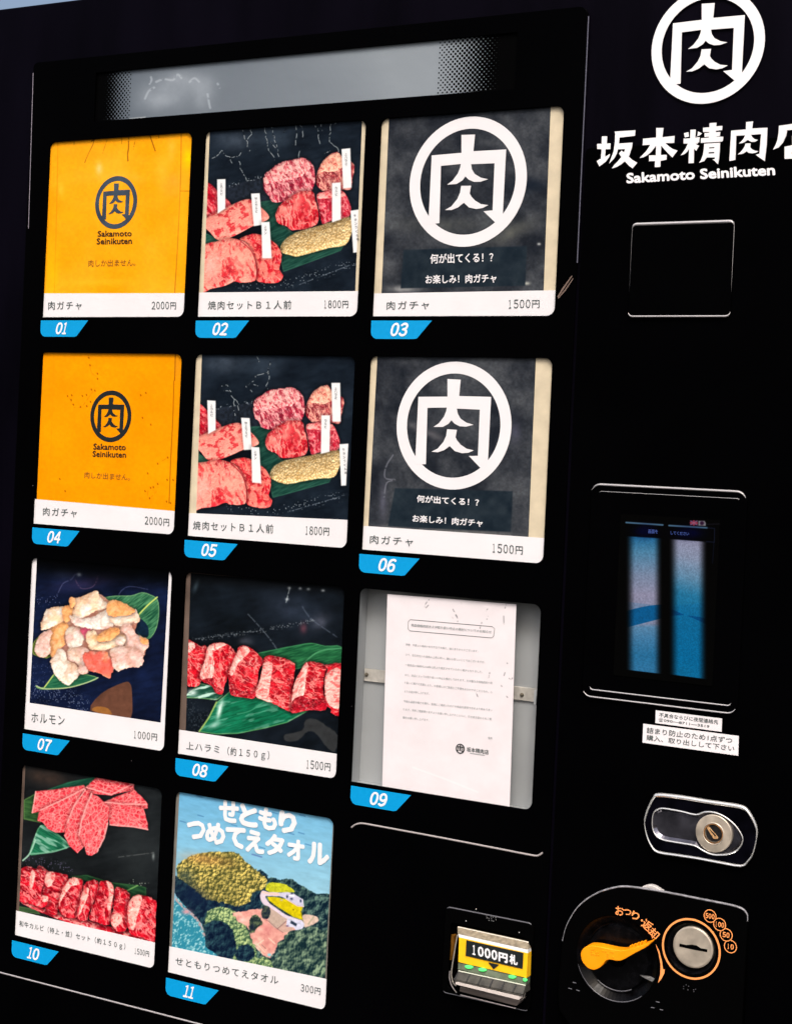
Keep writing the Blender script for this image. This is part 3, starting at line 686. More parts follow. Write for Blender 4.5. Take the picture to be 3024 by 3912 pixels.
def crowns(c0, c1, sc=26, seed=1, mid=None):
    def fn(X, Y, sd):
        wx = X + fbm(X, Y, 40, seed) * 30; wy = (Y + fbm(X, Y, 30, seed + 1) * 24) * .85
        f1, f2, i = cells(wx, wy, sc, seed)
        d1 = cells(wx + sc * .22, wy + sc * .30, sc, seed)[0]
        g1, g2, j = cells(X, Y * .75, sc * .36, seed + 1)
        e1 = cells(X + sc * .1, (Y + sc * .12) * .75, sc * .36, seed + 1)[0]
        k = .42 - (d1 - f1) * 1.1 - (e1 - g1) * .7 + (i - .5) * .5 - sstep(.5, .85, f1) * .35
        k = k * (.5 + 1.0 * fbm(X, Y, 130, seed + 2))
        return mixc(c0, c1, np.clip(k, 0, 1))
    return fn
def art_island(box):
    cv = Canvas('C11', box, DEP, (120, 180, 214))
    n = fbm(*rot(cv.X, cv.Y, 12, 3), 26, 2)
    cv.img = mixc((104, 172, 212), (142, 192, 214), np.clip((cv.Y - 100) / 900, 0, 1)) * (.93 + .14 * n[..., None])
    for x, y in ((380,145),(745,290),(1055,295),(1300,318),(230,372),(390,320),(690,405),(900,300),(1290,475),(1200,480),(940,605),(1350,578),(1190,600)): cv.line([(x-26,y-6),(x+24,y+8)], 7, (66, 120, 170), .8)
    cv.line([(850,665),(935,690)], 10, (84, 110, 170), .8)
    I = lambda pts: [(609.2 + .5552 * x, 843.5 + .5552 * y) for x, y in pts]
    olive = crowns((62, 66, 34), (255, 226, 120), 30, 3); green = crowns((8, 26, 42), (104, 142, 118), 40, 2); right = crowns((10, 30, 44), (104, 136, 122), 52, 5)
    lg = crowns((52, 84, 62), (204, 222, 150), 28, 4); dark = crowns((8, 22, 44), (44, 78, 88), 44, 6); big = crowns((16, 38, 44), (142, 166, 134), 62, 6)
    cv.shape([(990,880),(1040,868),(1100,890),(1200,885),(1300,950),(1420,1020),(1580,1100),(1580,1900),(1250,1845),(1010,1765),(700,1720),(470,1700),(430,1500),(410,1380),(400,1290),(300,1180),(180,1060),(160,880),(300,900),(600,1000),(850,900),(905,806),(960,830)], right, rough=22)
    cv.shape([(160,860),(300,930),(430,1000),(600,1100),(740,1100),(850,1010),(950,960),(900,850),(900,806),(960,830),(995,880),(952,1000),(945,1100),(880,1180),(740,1230),(500,1250),(400,1290),(300,1180),(180,1060)], dark, rough=20)
    cv.shape([(190,760),(280,690),(400,655),(560,643),(720,660),(820,750),(930,840),(982,900),(960,965),(850,1012),(832,1082),(740,1132),(600,1100),(430,1060),(300,950),(180,860)], olive, rough=34)
    cv.glow(430, 710, 230, 50, (226, 150, 84), .4, 8); cv.glow(250, 870, 80, 70, (40, 60, 62), .6); cv.glow(330, 1050, 150, 90, (16, 30, 56), .8, 30); cv.glow(620, 1170, 140, 40, (18, 34, 58), .7, 8)
    cv.shape([(440,1200),(560,1130),(700,1180),(760,1230),(800,1330),(860,1450),(900,1600),(830,1720),(640,1700),(520,1500),(440,1350)], lg, rough=30)
    cv.shape([(430,1290),(520,1260),(640,1300),(700,1430),(700,1560),(620,1640),(450,1600),(420,1420)], dark, rough=26)
    cv.shape(I([(120,620),(260,600),(500,558),(600,560),(720,560),(760,540),(900,640),(1000,720),(1110,860),(1130,900),(1000,950),(950,1040),(850,1090),(830,1200),(780,1290),(700,1350),(620,1320),(500,1180),(440,1080),(400,950),(330,830),(200,760)]),
        lambda X, Y, sd: mixc((204, 128, 122), (246, 196, 178), np.clip(fbm(X, Y, 46, 3, 4) * 1.5 - .25, 0, 1)), rough=30)
    cv.glow(*I([(680,1120)])[0], 34, 26, (196, 110, 106), .6); cv.glow(*I([(660,860)])[0], 50, 40, (214, 128, 128), .5, 30); cv.glow(*I([(270,740)])[0], 30, 20, (240, 214, 206), .7)
    cv.shape(I([(760,560),(1000,720),(840,880),(700,760),(715,640)]), flatc((190, 166, 152), .10, 14)); cv.shape(I([(850,880),(990,790),(1100,880),(960,940)]), flatc((204, 166, 152), .10, 14))
    cv.line(I([(570,690),(700,760),(840,880),(930,940)]), 5, (140, 100, 100), .7); cv.line(I([(840,880),(980,760)]), 6, (130, 96, 96), .8)
    for q in ([(520,1130),(640,1260)], [(480,1160),(600,1290)], [(590,1140),(650,1200)], [(700,1030),(800,1120)], [(620,1060),(520,1130)]): cv.line(I(q), 6, (250, 214, 190) if q[0][0] != 590 else (150, 104, 96), .8)
    cv.shape(I([(650,235),(700,140),(850,135),(1000,180),(1120,270),(1060,292),(900,292),(780,300),(690,272)]), flatc((192, 194, 42), .22, 16), rough=12)
    cv.shape(I([(590,265),(700,285),(880,300),(880,352),(700,350),(650,362),(700,450),(800,530),(960,640),(1100,700),(1250,750),(1275,800),(1100,770),(960,705),(760,565),(620,490),(560,380)]), flatc((218, 202, 216), .07, 20), rough=6)
    cv.line(I([(600,285),(720,318),(870,325)]), 14, (240, 198, 178), .8)
    cv.shape(I([(680,365),(800,365),(980,400),(1060,450),(1160,512),(1250,522),(1228,600),(1252,742),(1100,690),(960,600),(800,500),(700,420)]), flatc((206, 188, 14), .16, 22), smooth=False, rough=8)
    cv.line(I([(980,402),(1060,450),(1160,512),(1260,522)]), 8, (236, 200, 196), .9); cv.glow(*I([(905,415)])[0], 14, 10, (190, 180, 140), 1.); cv.glow(*I([(1098,572)])[0], 5, 5, (80, 60, 20), 1.4)
    cv.shape(I([(870,300),(1000,285),(1100,310),(1180,362),(1252,412),(1252,480),(1255,520),(1150,500),(1060,440),(980,398),(870,350)]), flatc((202, 198, 222), .06, 18), smooth=False, rough=5)
    for a_, b_, c_, d_ in ((998,362,9,16), (1068,398,15,12), (1215,432,9,16), (1075,310,13,8)): cv.glow(*I([(a_, b_)])[0], c_ * .8, d_ * .8, (36, 48, 76), 1.3)
    cv.line(I([(1040,345),(1110,350)]), 8, (250, 250, 252), .9); cv.line(I([(1245,400),(1262,520)]), 5, (246, 240, 246), .8)
    cv.line(I([(1218,600),(1245,700),(1262,780)]), 6, (84, 84, 30), .8)
    cv.shape(I([(1250,660),(1370,650),(1490,700),(1480,770),(1300,860),(1265,780)]), flatc((212, 184, 168), .14, 20), rough=14); cv.line(I([(1340,800),(1420,690)]), 10, (150, 150, 120), .6)
    cv.shape(I([(1000,715),(1100,725),(1270,780),(1250,870),(1150,905),(1080,850),(985,840)]), flatc((206, 206, 228), .14, 12), rough=14); cv.shape(I([(1062,745),(1155,800),(1140,842),(1048,790)]), flatc((42, 54, 74)), smooth=False); cv.glow(*I([(1000,835)])[0], 12, 7, (90, 50, 80), .9)
    cv.shape(I([(950,980),(1100,915),(1260,885),(1400,835),(1560,900),(1760,960),(1760,1900),(1100,1900),(700,1500),(740,1380),(860,1300),(840,1100),(950,1060)]), big, rough=26)
    cv.shape(I([(440,1420),(560,1340),(700,1370),(760,1480),(700,1560),(500,1500)]), lg, rough=24)
    cv.shape(I([(170,1250),(260,1140),(420,1160),(470,1300),(400,1400),(200,1400)]), dark, rough=24)
    cv.shape(I([(590,600),(610,520),(680,510),(730,570),(720,660),(690,712),(620,712),(578,660)]), crowns((16, 26, 46), (74, 84, 70), 40, 2), rough=12)
    cv.shape(I([(380,900),(400,720),(480,650),(540,690),(600,800),(520,860),(460,935),(400,945)]), crowns((24, 38, 44), (126, 142, 96), 34, 2), rough=22); cv.glow(*I([(435,860)])[0], 20, 34, (20, 30, 52), .9, 20)
    cv.glow(*I([(710,1300)])[0], 14, 12, (120, 206, 220), 1.3)
    cv.shape([(160,1075),(230,1110),(300,1190),(380,1280),(410,1340),(430,1440),(440,1500),(530,1560),(520,1600),(100,1500)], lambda X, Y, sd: mixc((44, 132, 156), (168, 214, 218), sstep(.45, .75, fbm(*rot(X, Y, 40, .6), 22, 4, 3)) * .9) , rough=10)
    cv.line([(170,1070),(260,1160),(300,1190),(370,1270),(420,1390)], 22, (196, 158, 156), .8, .42, smooth=True); cv.glow(262, 1180, 40, 22, (200, 150, 160), .9)
    return cv

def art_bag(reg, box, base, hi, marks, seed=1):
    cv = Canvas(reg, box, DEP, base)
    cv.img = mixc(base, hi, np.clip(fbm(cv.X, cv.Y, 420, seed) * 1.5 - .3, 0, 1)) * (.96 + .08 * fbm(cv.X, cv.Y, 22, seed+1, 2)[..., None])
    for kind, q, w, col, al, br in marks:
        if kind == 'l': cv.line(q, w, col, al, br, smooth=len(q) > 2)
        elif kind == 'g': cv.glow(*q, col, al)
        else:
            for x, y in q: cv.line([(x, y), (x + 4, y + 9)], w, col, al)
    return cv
def art_black(reg, box, rect, seed, glows, fold=None):
    cv = Canvas(reg, box, DEP, (42, 48, 58))
    n = np.clip(fbm(cv.X, cv.Y, 190, seed) * 1.9 - .5, 0, 1) * .75 + .25 * fbm(cv.X, cv.Y, 24, seed + 3)
    cv.img = mixc((22, 26, 34), (80, 83, 88), n)
    cv.img *= (.9 + .2 * fbm(cv.X, cv.Y, 11, seed + 1, 1))[..., None]
    for g in glows: cv.glow(*g)
    cv.shape(rect, lambda X, Y, sd: mixc((16, 26, 36), (44, 54, 62), fbm(X, Y, 70, seed)), smooth=False)
    if fold: cv.line(fold, 8, (120, 122, 134), .7, .3, smooth=True)
    return cv

def fw(t): return ''.join(chr(0xFF10 + int(c)) if c.isdigit() else c for c in t)
def condensed(reg, t, dep=DEP, bold=.006):
    """tall narrow digits set one by one along the line"""
    st_, bl, br, tl = t[:4]
    wts = [1.25 if ch == '円' else (1.15 if ch == '札' else .78) for ch in st_]; tot = sum(wts); pos = 0; its = []
    L_ = lambda k: (bl[0] + (br[0]-bl[0])*k, bl[1] + (br[1]-bl[1])*k); up = (tl[0]-bl[0], tl[1]-bl[1])
    for ch, w_ in zip(st_, wts):
        g0, g1 = (.30, .68) if ch in '１1' else (.12, .88)
        a_, b_ = L_((pos + w_*g0)/tot), L_((pos + w_*g1)/tot); k = .9 if ch == '円' else 1
        its.append(T(reg, ch, a_, b_, (a_[0] + up[0]*k, a_[1] + up[1]*k), bold, dep=dep)); pos += w_
    return its

# ------------------------------------------------------------------ ground
gm = flat_mesh([[(-1, 0), (1, 0), (1, 1), (-1, 1)]], 0)
me = bpy.data.meshes.new('g'); me.from_pydata([(-60, -60, 0), (60, -60, 0), (60, 60, 0), (-60, 60, 0)], [], [(0, 1, 2, 3)])
ground = link('ground', me, mat('grey_asphalt', (.05, .05, .05), .9, .2, noise=.3, nscale=3, bump=.4, bscale=80)); ground['kind'] = 'structure'

# ------------------------------------------------------------------ the machine
VM = empty('vending_machine', (.38, .35, 0), 'black meat vending machine with eleven picture windows, touch screen and coin slot', 'vending machine')
XL, XR, ZT = -.13, .93, 1.787
CX = [0, .2, .4]
ROWS = [(1.4540, 1.6385), (1.2361, 1.4168), (1.0190, 1.2000), (.8010, .9815)]
SLOTS = [('C1', 0, 0), ('C2', 1, 0), ('C3', 2, 0), ('C4', 0, 1), ('C5', 1, 1), ('C6', 2, 1), ('C7', 0, 2), ('C8', 1, 2), ('C9', 2, 2), ('C10', 0, 3), ('C11', 1, 3)]
WIN = {}
for s, i, j in SLOTS:
    z0, z1 = ROWS[j]; WIN[s] = (CX[i] + .0005, z0, CX[i] + .1842, z1)
def winloop(s, g=0.): x0, z0, x1, z1 = WIN[s]; return rrect(x0 - g, z0 - g, x1 + g, z1 + g, (.0003, .0075, .0075, .0065))
PX0, PX1, PZ0, PZ1 = -.0265, .6030, .7592, 1.7243
# cabinet: one satin door face with an opening behind the glossy panel, sides, top and back
me = curve_mesh([[(XL, .05), (XR, .05), (XR, ZT), (XL, ZT)], rrect(PX0 + .004, PZ0 + .004, PX1 - .004, PZ1 - .004, .006)], 0.0025, .04, .002)
link('door_face', me, M_CAB, VM)
bm = bmesh.new(); bmesh.ops.create_cube(bm, size=1)
for v in bm.verts: v.co = ((XL + XR) / 2 + v.co.x * (XR - XL - .004), .42 + v.co.y * .74, .9 + v.co.z * 1.76)
bmesh.ops.bevel(bm, geom=bm.edges[:], offset=.004, segments=2, affect='EDGES')
me = bpy.data.meshes.new('b'); bm.to_mesh(me); bm.free(); link('cabinet_body', me, M_CAB, VM)
# lower door and side door as darker faces laid on the satin shell
link('side_panel', curve_mesh([rrect(.606, .06, XR - .004, 1.60, .004)], .0008, .006, .0006), M_SIDE, VM)
link('lower_panel', curve_mesh([rrect(XL + .1, .06, .6015, .7570, .004)], .0006, .006, .0006), M_SIDE, VM)
# glossy display panel with its window openings
BAN = (.0585, 1.6567, .5360, 1.7070)
loops = [rrect(PX0, PZ0, PX1, PZ1, (.002, .002, .009, .006))] + [winloop(s) for s, _, _ in SLOTS] + [rrect(*BAN, .0005)]
panel = link('display_panel', curve_mesh(loops, 0.0, .0025, .00045), M_PANEL, VM)
me = sweep([(PX0 - .02, PZ0 - .0006), (.2, PZ0 - .0006), (.405, PZ0 - .0006)], .0009, .0012, 0.0004, closed=False)
link('panel_edge_strip', me, mat('pale_metal_edge', (.5, .47, .48), .4, .5, metal=.5), VM)
link('panel_seam_highlight_strip', sweep([(PX0 + .0003, 1.7135), (PX0 + .0035, 1.5480)], .0003, .0004, 0.0, closed=False), mat('seam_highlight', (.30, .27, .33), .4, .5), VM)  # pale strip stands in for the highlight along the seam
link('panel_side_highlight_strip', sweep([(PX1 + .0006, 1.7150), (PX1 + .0006, 1.50)], .0005, .0006, 0.0, closed=False), mat('seam_dim_highlight', (.10, .10, .14), .3, .5), VM)  # bluish strip stands in for the panel edge's dim highlight
# banner display behind the panel, with the halftone fade printed on its ends
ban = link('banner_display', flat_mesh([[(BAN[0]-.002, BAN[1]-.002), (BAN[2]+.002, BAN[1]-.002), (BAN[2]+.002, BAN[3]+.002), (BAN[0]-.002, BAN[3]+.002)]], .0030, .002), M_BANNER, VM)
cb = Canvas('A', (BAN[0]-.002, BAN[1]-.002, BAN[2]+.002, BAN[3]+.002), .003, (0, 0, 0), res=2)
cb.img = mixc((66, 76, 88), (132, 141, 149), np.clip(fbm(cb.X, cb.Y, 900, 2, 2) * .5 + (cb.X - 690) / 2400 + .1, 0, 1))  # dark-to-light reflection gradient painted into the banner colour
for q in ((900,500,150,90),(1010,440,120,60),(830,540,90,50),(1090,500,60,80),(960,420,40,30)): cb.glow(*q, (158,168,178), .4)  # cloudy reflection painted in, with the pale streaks below
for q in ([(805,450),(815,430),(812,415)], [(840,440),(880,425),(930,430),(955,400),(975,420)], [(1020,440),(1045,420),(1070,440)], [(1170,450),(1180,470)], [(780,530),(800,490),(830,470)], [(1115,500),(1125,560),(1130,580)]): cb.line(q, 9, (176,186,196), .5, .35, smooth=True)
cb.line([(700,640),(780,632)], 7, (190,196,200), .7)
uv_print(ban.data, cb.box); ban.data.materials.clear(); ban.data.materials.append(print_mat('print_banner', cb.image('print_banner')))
V, F = [], []
def dot(cx, cz, r, y, n=8):
    b = len(V)
    for i in range(n): V.append((cx + r * math.cos(2*math.pi*i/n), y, cz + r * math.sin(2*math.pi*i/n)))
    F.append(tuple(range(b, b + n)))
p = .0046
for side in (0, 1):
    xs = BAN[0] if side == 0 else BAN[2]; wd = .0445 if side == 0 else .0800
    col = 0; x = 0.0
    while x < wd:
        z = BAN[1] - (p if col % 2 else p / 2)
        while z < BAN[3] + p:
            t = x / wd
            r = p * (.58 - .42 * t)
            dot(xs + x if side == 0 else xs - x, z, r, .0027 + (col % 2) * .00004 + (int(z / p) % 2) * .00008)
            z += p * 1.0
        x += p * .5; col += 1
me = bpy.data.meshes.new('d'); me.from_pydata(V, [], F)
o = link('halftone_dots', me, M_BLK, ban); o['kind'] = 'stuff'
# unused canvas; the banner's cloudy reflection is painted into its print above
cvb = Canvas('A', BAN, .0029, (0, 0, 0)) if False else None

# ------------------------------------------------------------------ blue number tags
TAGTL = {'C1': (148,1955), 'C2': (70,1893), 'C3': (78,1738), 'C4': (168,1777), 'C5': (64,1790), 'C6': (68,1597), 'C7': (76,1850), 'C8': (78,1774), 'C9': (84,1608), 'C10': (101,1507), 'C11': (83,1768)}
for s, i, j in SLOTS:
    x, z = P(s, *TAGTL[s])
    w, h = .0634, .0170
    out = [(x, z), (x, z - h + .0065), (x + .0008, z - h + .0035), (x + .0028, z - h + .0012), (x + .0058, z - h), (x + .0460, z - h), (x + .0490, z - h + .0007), (x + .0510, z - h + .0030), (x + w, z)]
    t = link('number_tag', flat_mesh([out], -.0003, .0005), M_BLUE, VM)
    num = s[1:].zfill(2)
    bz, thh = z - h + .0028, .0118
    bx = x + .0204 + (.0016 if num in ('10', '11') else 0); its = []
    for ch in num:
        cw = .0048 if ch == '1' else .0076
        its.append((fw(ch), (bx, bz), (bx + cw, bz), (bx + .0027, bz + thh), .034, 0)); bx += cw + .0016
    link('number', text_mesh(its, -.0005, 3), M_WHITE, t)

# ------------------------------------------------------------------ window boxes and panes
def tray(s, m):
    x0, z0, x1, z1 = WIN[s]; g = .004; d = .016 if s != 'C9' else .024
    V = [(x0-g, .0028, z0-g), (x1+g, .0028, z0-g), (x1+g, .0028, z1+g), (x0-g, .0028, z1+g), (x0-g, d, z0-g), (x1+g, d, z0-g), (x1+g, d, z1+g), (x0-g, d, z1+g)]
    me = mesh_from(V, [(4,5,6,7), (0,1,5,4), (1,2,6,5), (2,3,7,6), (3,0,4,7)])
    return link('window_tray', me, m, VM)
TR = {}
for s, i, j in SLOTS:
    TR[s] = tray(s, M_TRAY if s == 'C9' else M_DARKTRAY)
    x0, z0, x1, z1 = WIN[s]
    me = bpy.data.meshes.new('p'); g = -.0002
    lp = winloop(s, g); me.from_pydata([(x, .0009, z) for x, z in lp], [], [tuple(range(len(lp)))])
    link('window_pane', me, M_GLASS, VM)

# ------------------------------------------------------------------ round meat emblem: ring + glyph
GLYPH = [(767,313),(870,310),(858,438),(1108,424),(1083,920),(1110,960),(1070,1030),(1020,978),(935,897),(1005,890),(1020,530),(840,537),(846,575),(868,612),(915,640),(970,652),(912,671),(862,672),(822,655),(797,630),(775,660),(730,688),(658,694),(700,662),(740,607),(757,563),(762,535),(610,550),(598,988),(560,992),(520,1000),(500,960),(517,940),(540,470),(767,450)]
GLYPH2 = [(765,703),(840,702),(830,760),(842,785),(870,815),(915,842),(972,850),(930,872),(880,880),(825,868),(785,832),(740,868),(690,888),(642,888),(690,860),(735,805),(757,755)]
gc = P('C3', 818, 668, DEP); gr = (P('C3', 1266, 660, DEP)[0] - P('C3', 371, 690, DEP)[0]) / 2
gcx = (P('C3', 1266, 640, DEP)[0] + P('C3', 371, 700, DEP)[0]) / 2
gcz = (P('C3', 850, 168, DEP)[1] + P('C3', 790, 1173, DEP)[1]) / 2
def nrm(pts): return [((x - gcx) / gr, (z - gcz) / gr) for x, z in PP('C3', pts, DEP)]
G1, G2 = nrm(GLYPH), nrm(GLYPH2)
def emblem(name, c, r, y, m, parent, ri=.815):
    me = ring_mesh(c, r, r * ri, y, .0003, 72)
    V = [v.co[:] for v in me.vertices]; F = [tuple(p.vertices) for p in me.polygons]
    fm = flat_mesh([[(c[0] + x * r, c[1] + z * r) for x, z in g] for g in (G1, G2)], y - .00006, .0003)
    b = len(V); V += [v.co[:] for v in fm.vertices]; F += [tuple(b + i for i in p.vertices) for p in fm.polygons]
    me = bpy.data.meshes.new('e'); me.from_pydata(V, [], F)
    return link(name, me, m, parent)
def fitcircle(reg, l, r, t, b, dep=0.):
    L, Rr, Tt, B = P(reg, *l, dep), P(reg, *r, dep), P(reg, *t, dep), P(reg, *b, dep)
    return ((L[0] + Rr[0]) / 2, (Tt[1] + B[1]) / 2), ((Rr[0] - L[0]) + (Tt[1] - B[1])) / 4
c, r = (.71139, 1.45 + .2306), .0489
emblem('shop_emblem', c, r, .0004, M_WHITE, VM)

# shop name in cut vinyl, traced stroke by stroke
S1 = [[(155,340),(240,338),(235,455),(295,452),(290,545),(215,548),(205,670),(285,622),(275,670),(215,750),(115,824),(72,738),(138,700),(150,547),(78,543),(78,463),(150,458)],
 [(360,262),(695,241),(688,330),(440,360),(428,455),(650,440),(638,520),(600,640),(560,710),(480,780),(400,832),(315,857),(345,810),(400,755),(455,690),(500,630),(530,545),(415,550),(395,620),(350,700),(272,780),(300,700),(345,580),(365,420),(370,300)],
 [(430,615),(475,568),(560,640),(640,715),(725,766),(650,857),(600,820),(530,750),(465,670)],
 [(1032,205),(1148,205),(1130,355),(1327,332),(1320,445),(1180,450),(1240,505),(1300,545),(1375,568),(1290,682),(1200,590),(1110,490),(1105,640),(1200,638),(1195,718),(1100,735),(1097,832),(1008,838),(1012,738),(915,740),(915,648),(1025,645),(1030,490),(960,580),(880,650),(820,680),(762,690),(800,650),(860,590),(910,520),(935,475),(812,483),(820,378),(1030,360)],
 [(1478,290),(1548,272),(1555,345),(1492,358)],
 [(1472,378),(1578,372),(1582,235),(1668,230),(1660,370),(1700,368),(1700,455),(1655,458),(1640,560),(1635,770),(1552,775),(1560,540),(1530,590),(1480,630),(1425,648),(1460,600),(1510,530),(1540,455),(1472,458)]]
S2 = [[(160,330),(170,262),(232,290),(205,318),(137,348)], [(90,370),(195,352),(185,440),(120,450),(150,475),(187,492),(140,573),(95,530)],
 [(355,128),(468,120),(460,180),(562,172),(555,240),(455,250),(455,275),(528,268),(522,330),(455,345),(577,348),(568,410),(555,425),(213,446),(218,372),(345,360),(345,345),(275,352),(275,290),(350,282),(350,268),(250,272),(250,203),(352,195)],
 [(270,460),(523,445),(520,560),(508,700),(490,790),(440,740),(405,715),(440,710),(440,680),(310,682),(270,740),(185,768),(215,730),(250,640),(265,540)],
 [(945,112),(1057,100),(1040,215),(1287,202),(1275,480),(1245,742),(1170,690),(1100,640),(1160,620),(1185,305),(1025,315),(1040,350),(1080,385),(1135,398),(1090,428),(1030,430),(968,398),(920,435),(880,450),(828,455),(870,420),(910,370),(928,325),(785,330),(770,720),(675,740),(705,250),(940,230)],
 [(935,458),(1015,455),(1010,515),(1040,550),(1090,572),(1142,580),(1100,605),(1040,615),(990,608),(950,582),(905,615),(860,628),(810,632),(850,600),(895,550),(925,500)]]
S3 = [[(1475,172),(1700,140),(1900,128),(1900,215),(1700,235),(1605,243),(1590,330),(1540,440),(1470,520),(1380,555),(1420,480),(1450,400),(1468,290)],
 [(1565,510),(1690,485),(1690,600),(1670,605),(1690,625),(1690,700),(1565,706)], [(1690,330),(1780,325),(1778,380),(1900,372),(1900,440),(1775,448),(1774,480),(1870,470),(1860,700),(1690,700),(1690,625),(1780,618),(1782,540),(1690,545)]]
me = flat_mesh([PP('K1', q) for q in S1] + [PP('K2', q) for q in S2 + S3], .0004, .0003)
shopname = link('shop_name_lettering', me, M_WHITE, VM)
me = flat_mesh([PP('K2', q) for q in ([(352,520),(435,515),(432,530),(350,535)], [(345,600),(432,595),(430,612),(342,616)])], -.0003, .0003)
link('character_gap', me, M_SIDE, shopname)
for q in (T('LG', 'Sakamoto', (395,1432), (922,1400), (393,1358), .032), T('LG', 'Seinikuten', (972,1399), (1550,1367), (967,1324), .032)): link('shop_name_latin', text_mesh([q], .0003, 3), M_WHITE, VM)

# ------------------------------------------------------------------ blank square plate
x0, z0, x1, z1 = .6530, 1.4528, .7424, 1.5320
pl = link('blank_cover_plate', curve_mesh([rrect(x0, z0, x1, z1, .004)], -.0015, .003, .0006), M_PANEL, VM)
link('plate_rim', sweep(rrect(x0 + .0002, z0 + .0002, x1 - .0002, z1 - .0002, .004), .0009, .0018, -.0010, vary=.86, top=1.6), M_TRIM, pl)

# ------------------------------------------------------------------ touch screen unit
x0, z0, x1, z1 = .6265, 1.1247, .7640, 1.3088
ts = link('touch_screen_unit', curve_mesh([rrect(x0, z0, x1, z1, .0085)], -.0020, .003, .0012), M_PANEL, VM)
link('outer_rim', sweep(rrect(x0 + .0006, z0 + .0006, x1 - .0006, z1 - .0006, .0085), .0008, .0016, -.0012, vary=.9, top=1.3), M_TRIM, ts)
b0, c0, b1, c1 = .6340, 1.1315, .7582, 1.3024
link('inner_rim', sweep(rrect(b0, c0, b1, c1, .0030), .0006, .0009, -.0018, vary=.9, top=.4), M_TRIM, ts)
SD = -.0026
box = (.655, 1.146, .742, 1.284)
cv = Canvas('SC', box, SD, (0, 0, 0), res=4)
X, Y = cv.X, cv.Y
def bar(xl, xr, cols, yt0, yt1, yb0, yb1, sl):
    u = (X - xl) / (xr - xl)
    prof = sstep(-.02, .28, u) * sstep(1.02, .74, u)
    top = yt0 + (yt1 - yt0) * u; bot = yb0 + (yb1 - yb0) * u
    ins = sstep(top - 5, top + 5, Y) * sstep(bot + 4, bot - 4, Y)
    ys = [c[0] for c in cols]; k = np.stack([np.interp(Y + (u - .5) * sl, ys, [c[1][i] for c in cols]) for i in range(3)], -1)
    return k, prof * ins, u
k1, a1, u1 = bar(526, 778, [(450,(40,124,178)),(560,(96,160,200)),(720,(150,168,200)),(860,(178,174,204)),(1060,(160,168,200)),(1085,(110,164,206)),(1160,(84,152,200)),(1280,(52,136,188)),(1450,(66,146,198))], 452, 468, 1380, 1410, 0)
k2, a2, u2 = bar(826, 1090, [(450,(182,178,208)),(600,(168,180,210)),(740,(120,170,206)),(860,(48,144,192)),(1000,(24,136,190)),(1300,(12,132,188)),(1450,(20,138,190))], 472, 492, 1412, 1447, -60)
n = (.9 + .2 * fbm(X, Y, 7, 3, 1))
waveA = lambda u: 975 - 70 * np.clip(u, 0, 1) ** .6 + 20 * u
w1 = sstep(0, 6, Y - (970 - 44 * np.sin(np.clip(u1, 0, 1) * 1.6))) * sstep(0, 6, (1092 - 66 * u1) - Y)
k1 = k1 * (1 - w1[..., None]) + np.array((16, 110, 172)) * w1[..., None]
w1b = sstep(0, 5, Y - (905 + 30 * u1)) * (1 - sstep(0, 6, Y - (970 - 44 * np.sin(np.clip(u1, 0, 1) * 1.6)))) * .3
k1 = k1 * (1 - w1b[..., None]) + np.array((70, 140, 190)) * w1b[..., None]
LA, LB = 950 + 118 * u2, 1010 - 14 * np.sin(np.pi * np.clip(u2, 0, 1)) + 14 * u2
w2 = sstep(-2, 5, Y - np.minimum(LA, LB)) * sstep(-2, 5, np.maximum(LA, LB) - Y) * .75
k2 = k2 * (1 - w2[..., None]) + np.array((4, 76, 140)) * w2[..., None]
w3 = sstep(0, 5, Y - (935 - 24 * u2)) * .18
k2 = k2 * (1 - w3[..., None]) + np.array((0, 100, 170)) * w3[..., None]
cv.img = cv.img * (1 - a1[..., None]) + k1 * a1[..., None] * n[..., None]
cv.img = cv.img * (1 - a2[..., None]) + k2 * a2[..., None] * n[..., None]
for (xa, ya, xb, yb) in ((528, 357, 782, 374), (826, 378, 1090, 394)):
    cv.line([(xa, ya), (xb, yb)], 9, (96, 138, 170), .95, 0)
for q in ((660,420,70,42), (960,430,90,42)): cv.glow(*q, (2, 4, 60), .8)
cv.line([(1090,394),(1142,398),(1140,494),(1085,490)], 3, (30, 40, 70), .8); cv.line([(1138,494),(1128,640)], 2, (20, 30, 60), .7)
fl = cv.shape
fl([(973,344),(1023,344),(1023,376),(973,374)], flatc((120, 60, 96)), smooth=False); cv.line([(974,360),(1023,361)], 6, (196, 70, 90)); cv.line([(998,345),(998,375)], 6, (196, 70, 90))
cv.line([(975,346),(1022,374)], 3, (170, 130, 170), .7); cv.line([(975,373),(1022,346)], 3, (170, 130, 170), .7)
fl([(1030,346),(1072,346),(1081,360),(1080,380),(1030,378)], flatc((170, 166, 172)), smooth=False); cv.glow(1055, 362, 13, 12, (60, 30, 60), 2.)
cv.line([(1085,370),(1320,362)], 4, (40, 36, 50), .6)
im = cv.image('screen_picture')
ms = bpy.data.materials.new('lit_screen'); ms.use_nodes = True
N, L = ms.node_tree.nodes, ms.node_tree.links; b = N['Principled BSDF']
tx = N.new('ShaderNodeTexImage'); tx.image = im; tx.extension = 'EXTEND'; uv = N.new('ShaderNodeUVMap'); uv.uv_map = 'print'
L.new(uv.outputs[0], tx.inputs[0]); L.new(tx.outputs[0], b.inputs['Emission Color']); b.inputs['Emission Strength'].default_value = .46
b.inputs['Base Color'].default_value = (.001, .001, .001, 1); b.inputs['Roughness'].default_value = .15; b.inputs['Specular IOR Level'].default_value = .03
me = flat_mesh([[(box[0], box[1]), (box[2], box[1]), (box[2], box[3]), (box[0], box[3])]], SD, .0006); uv_print(me, box)
link('display', me, ms, ts)
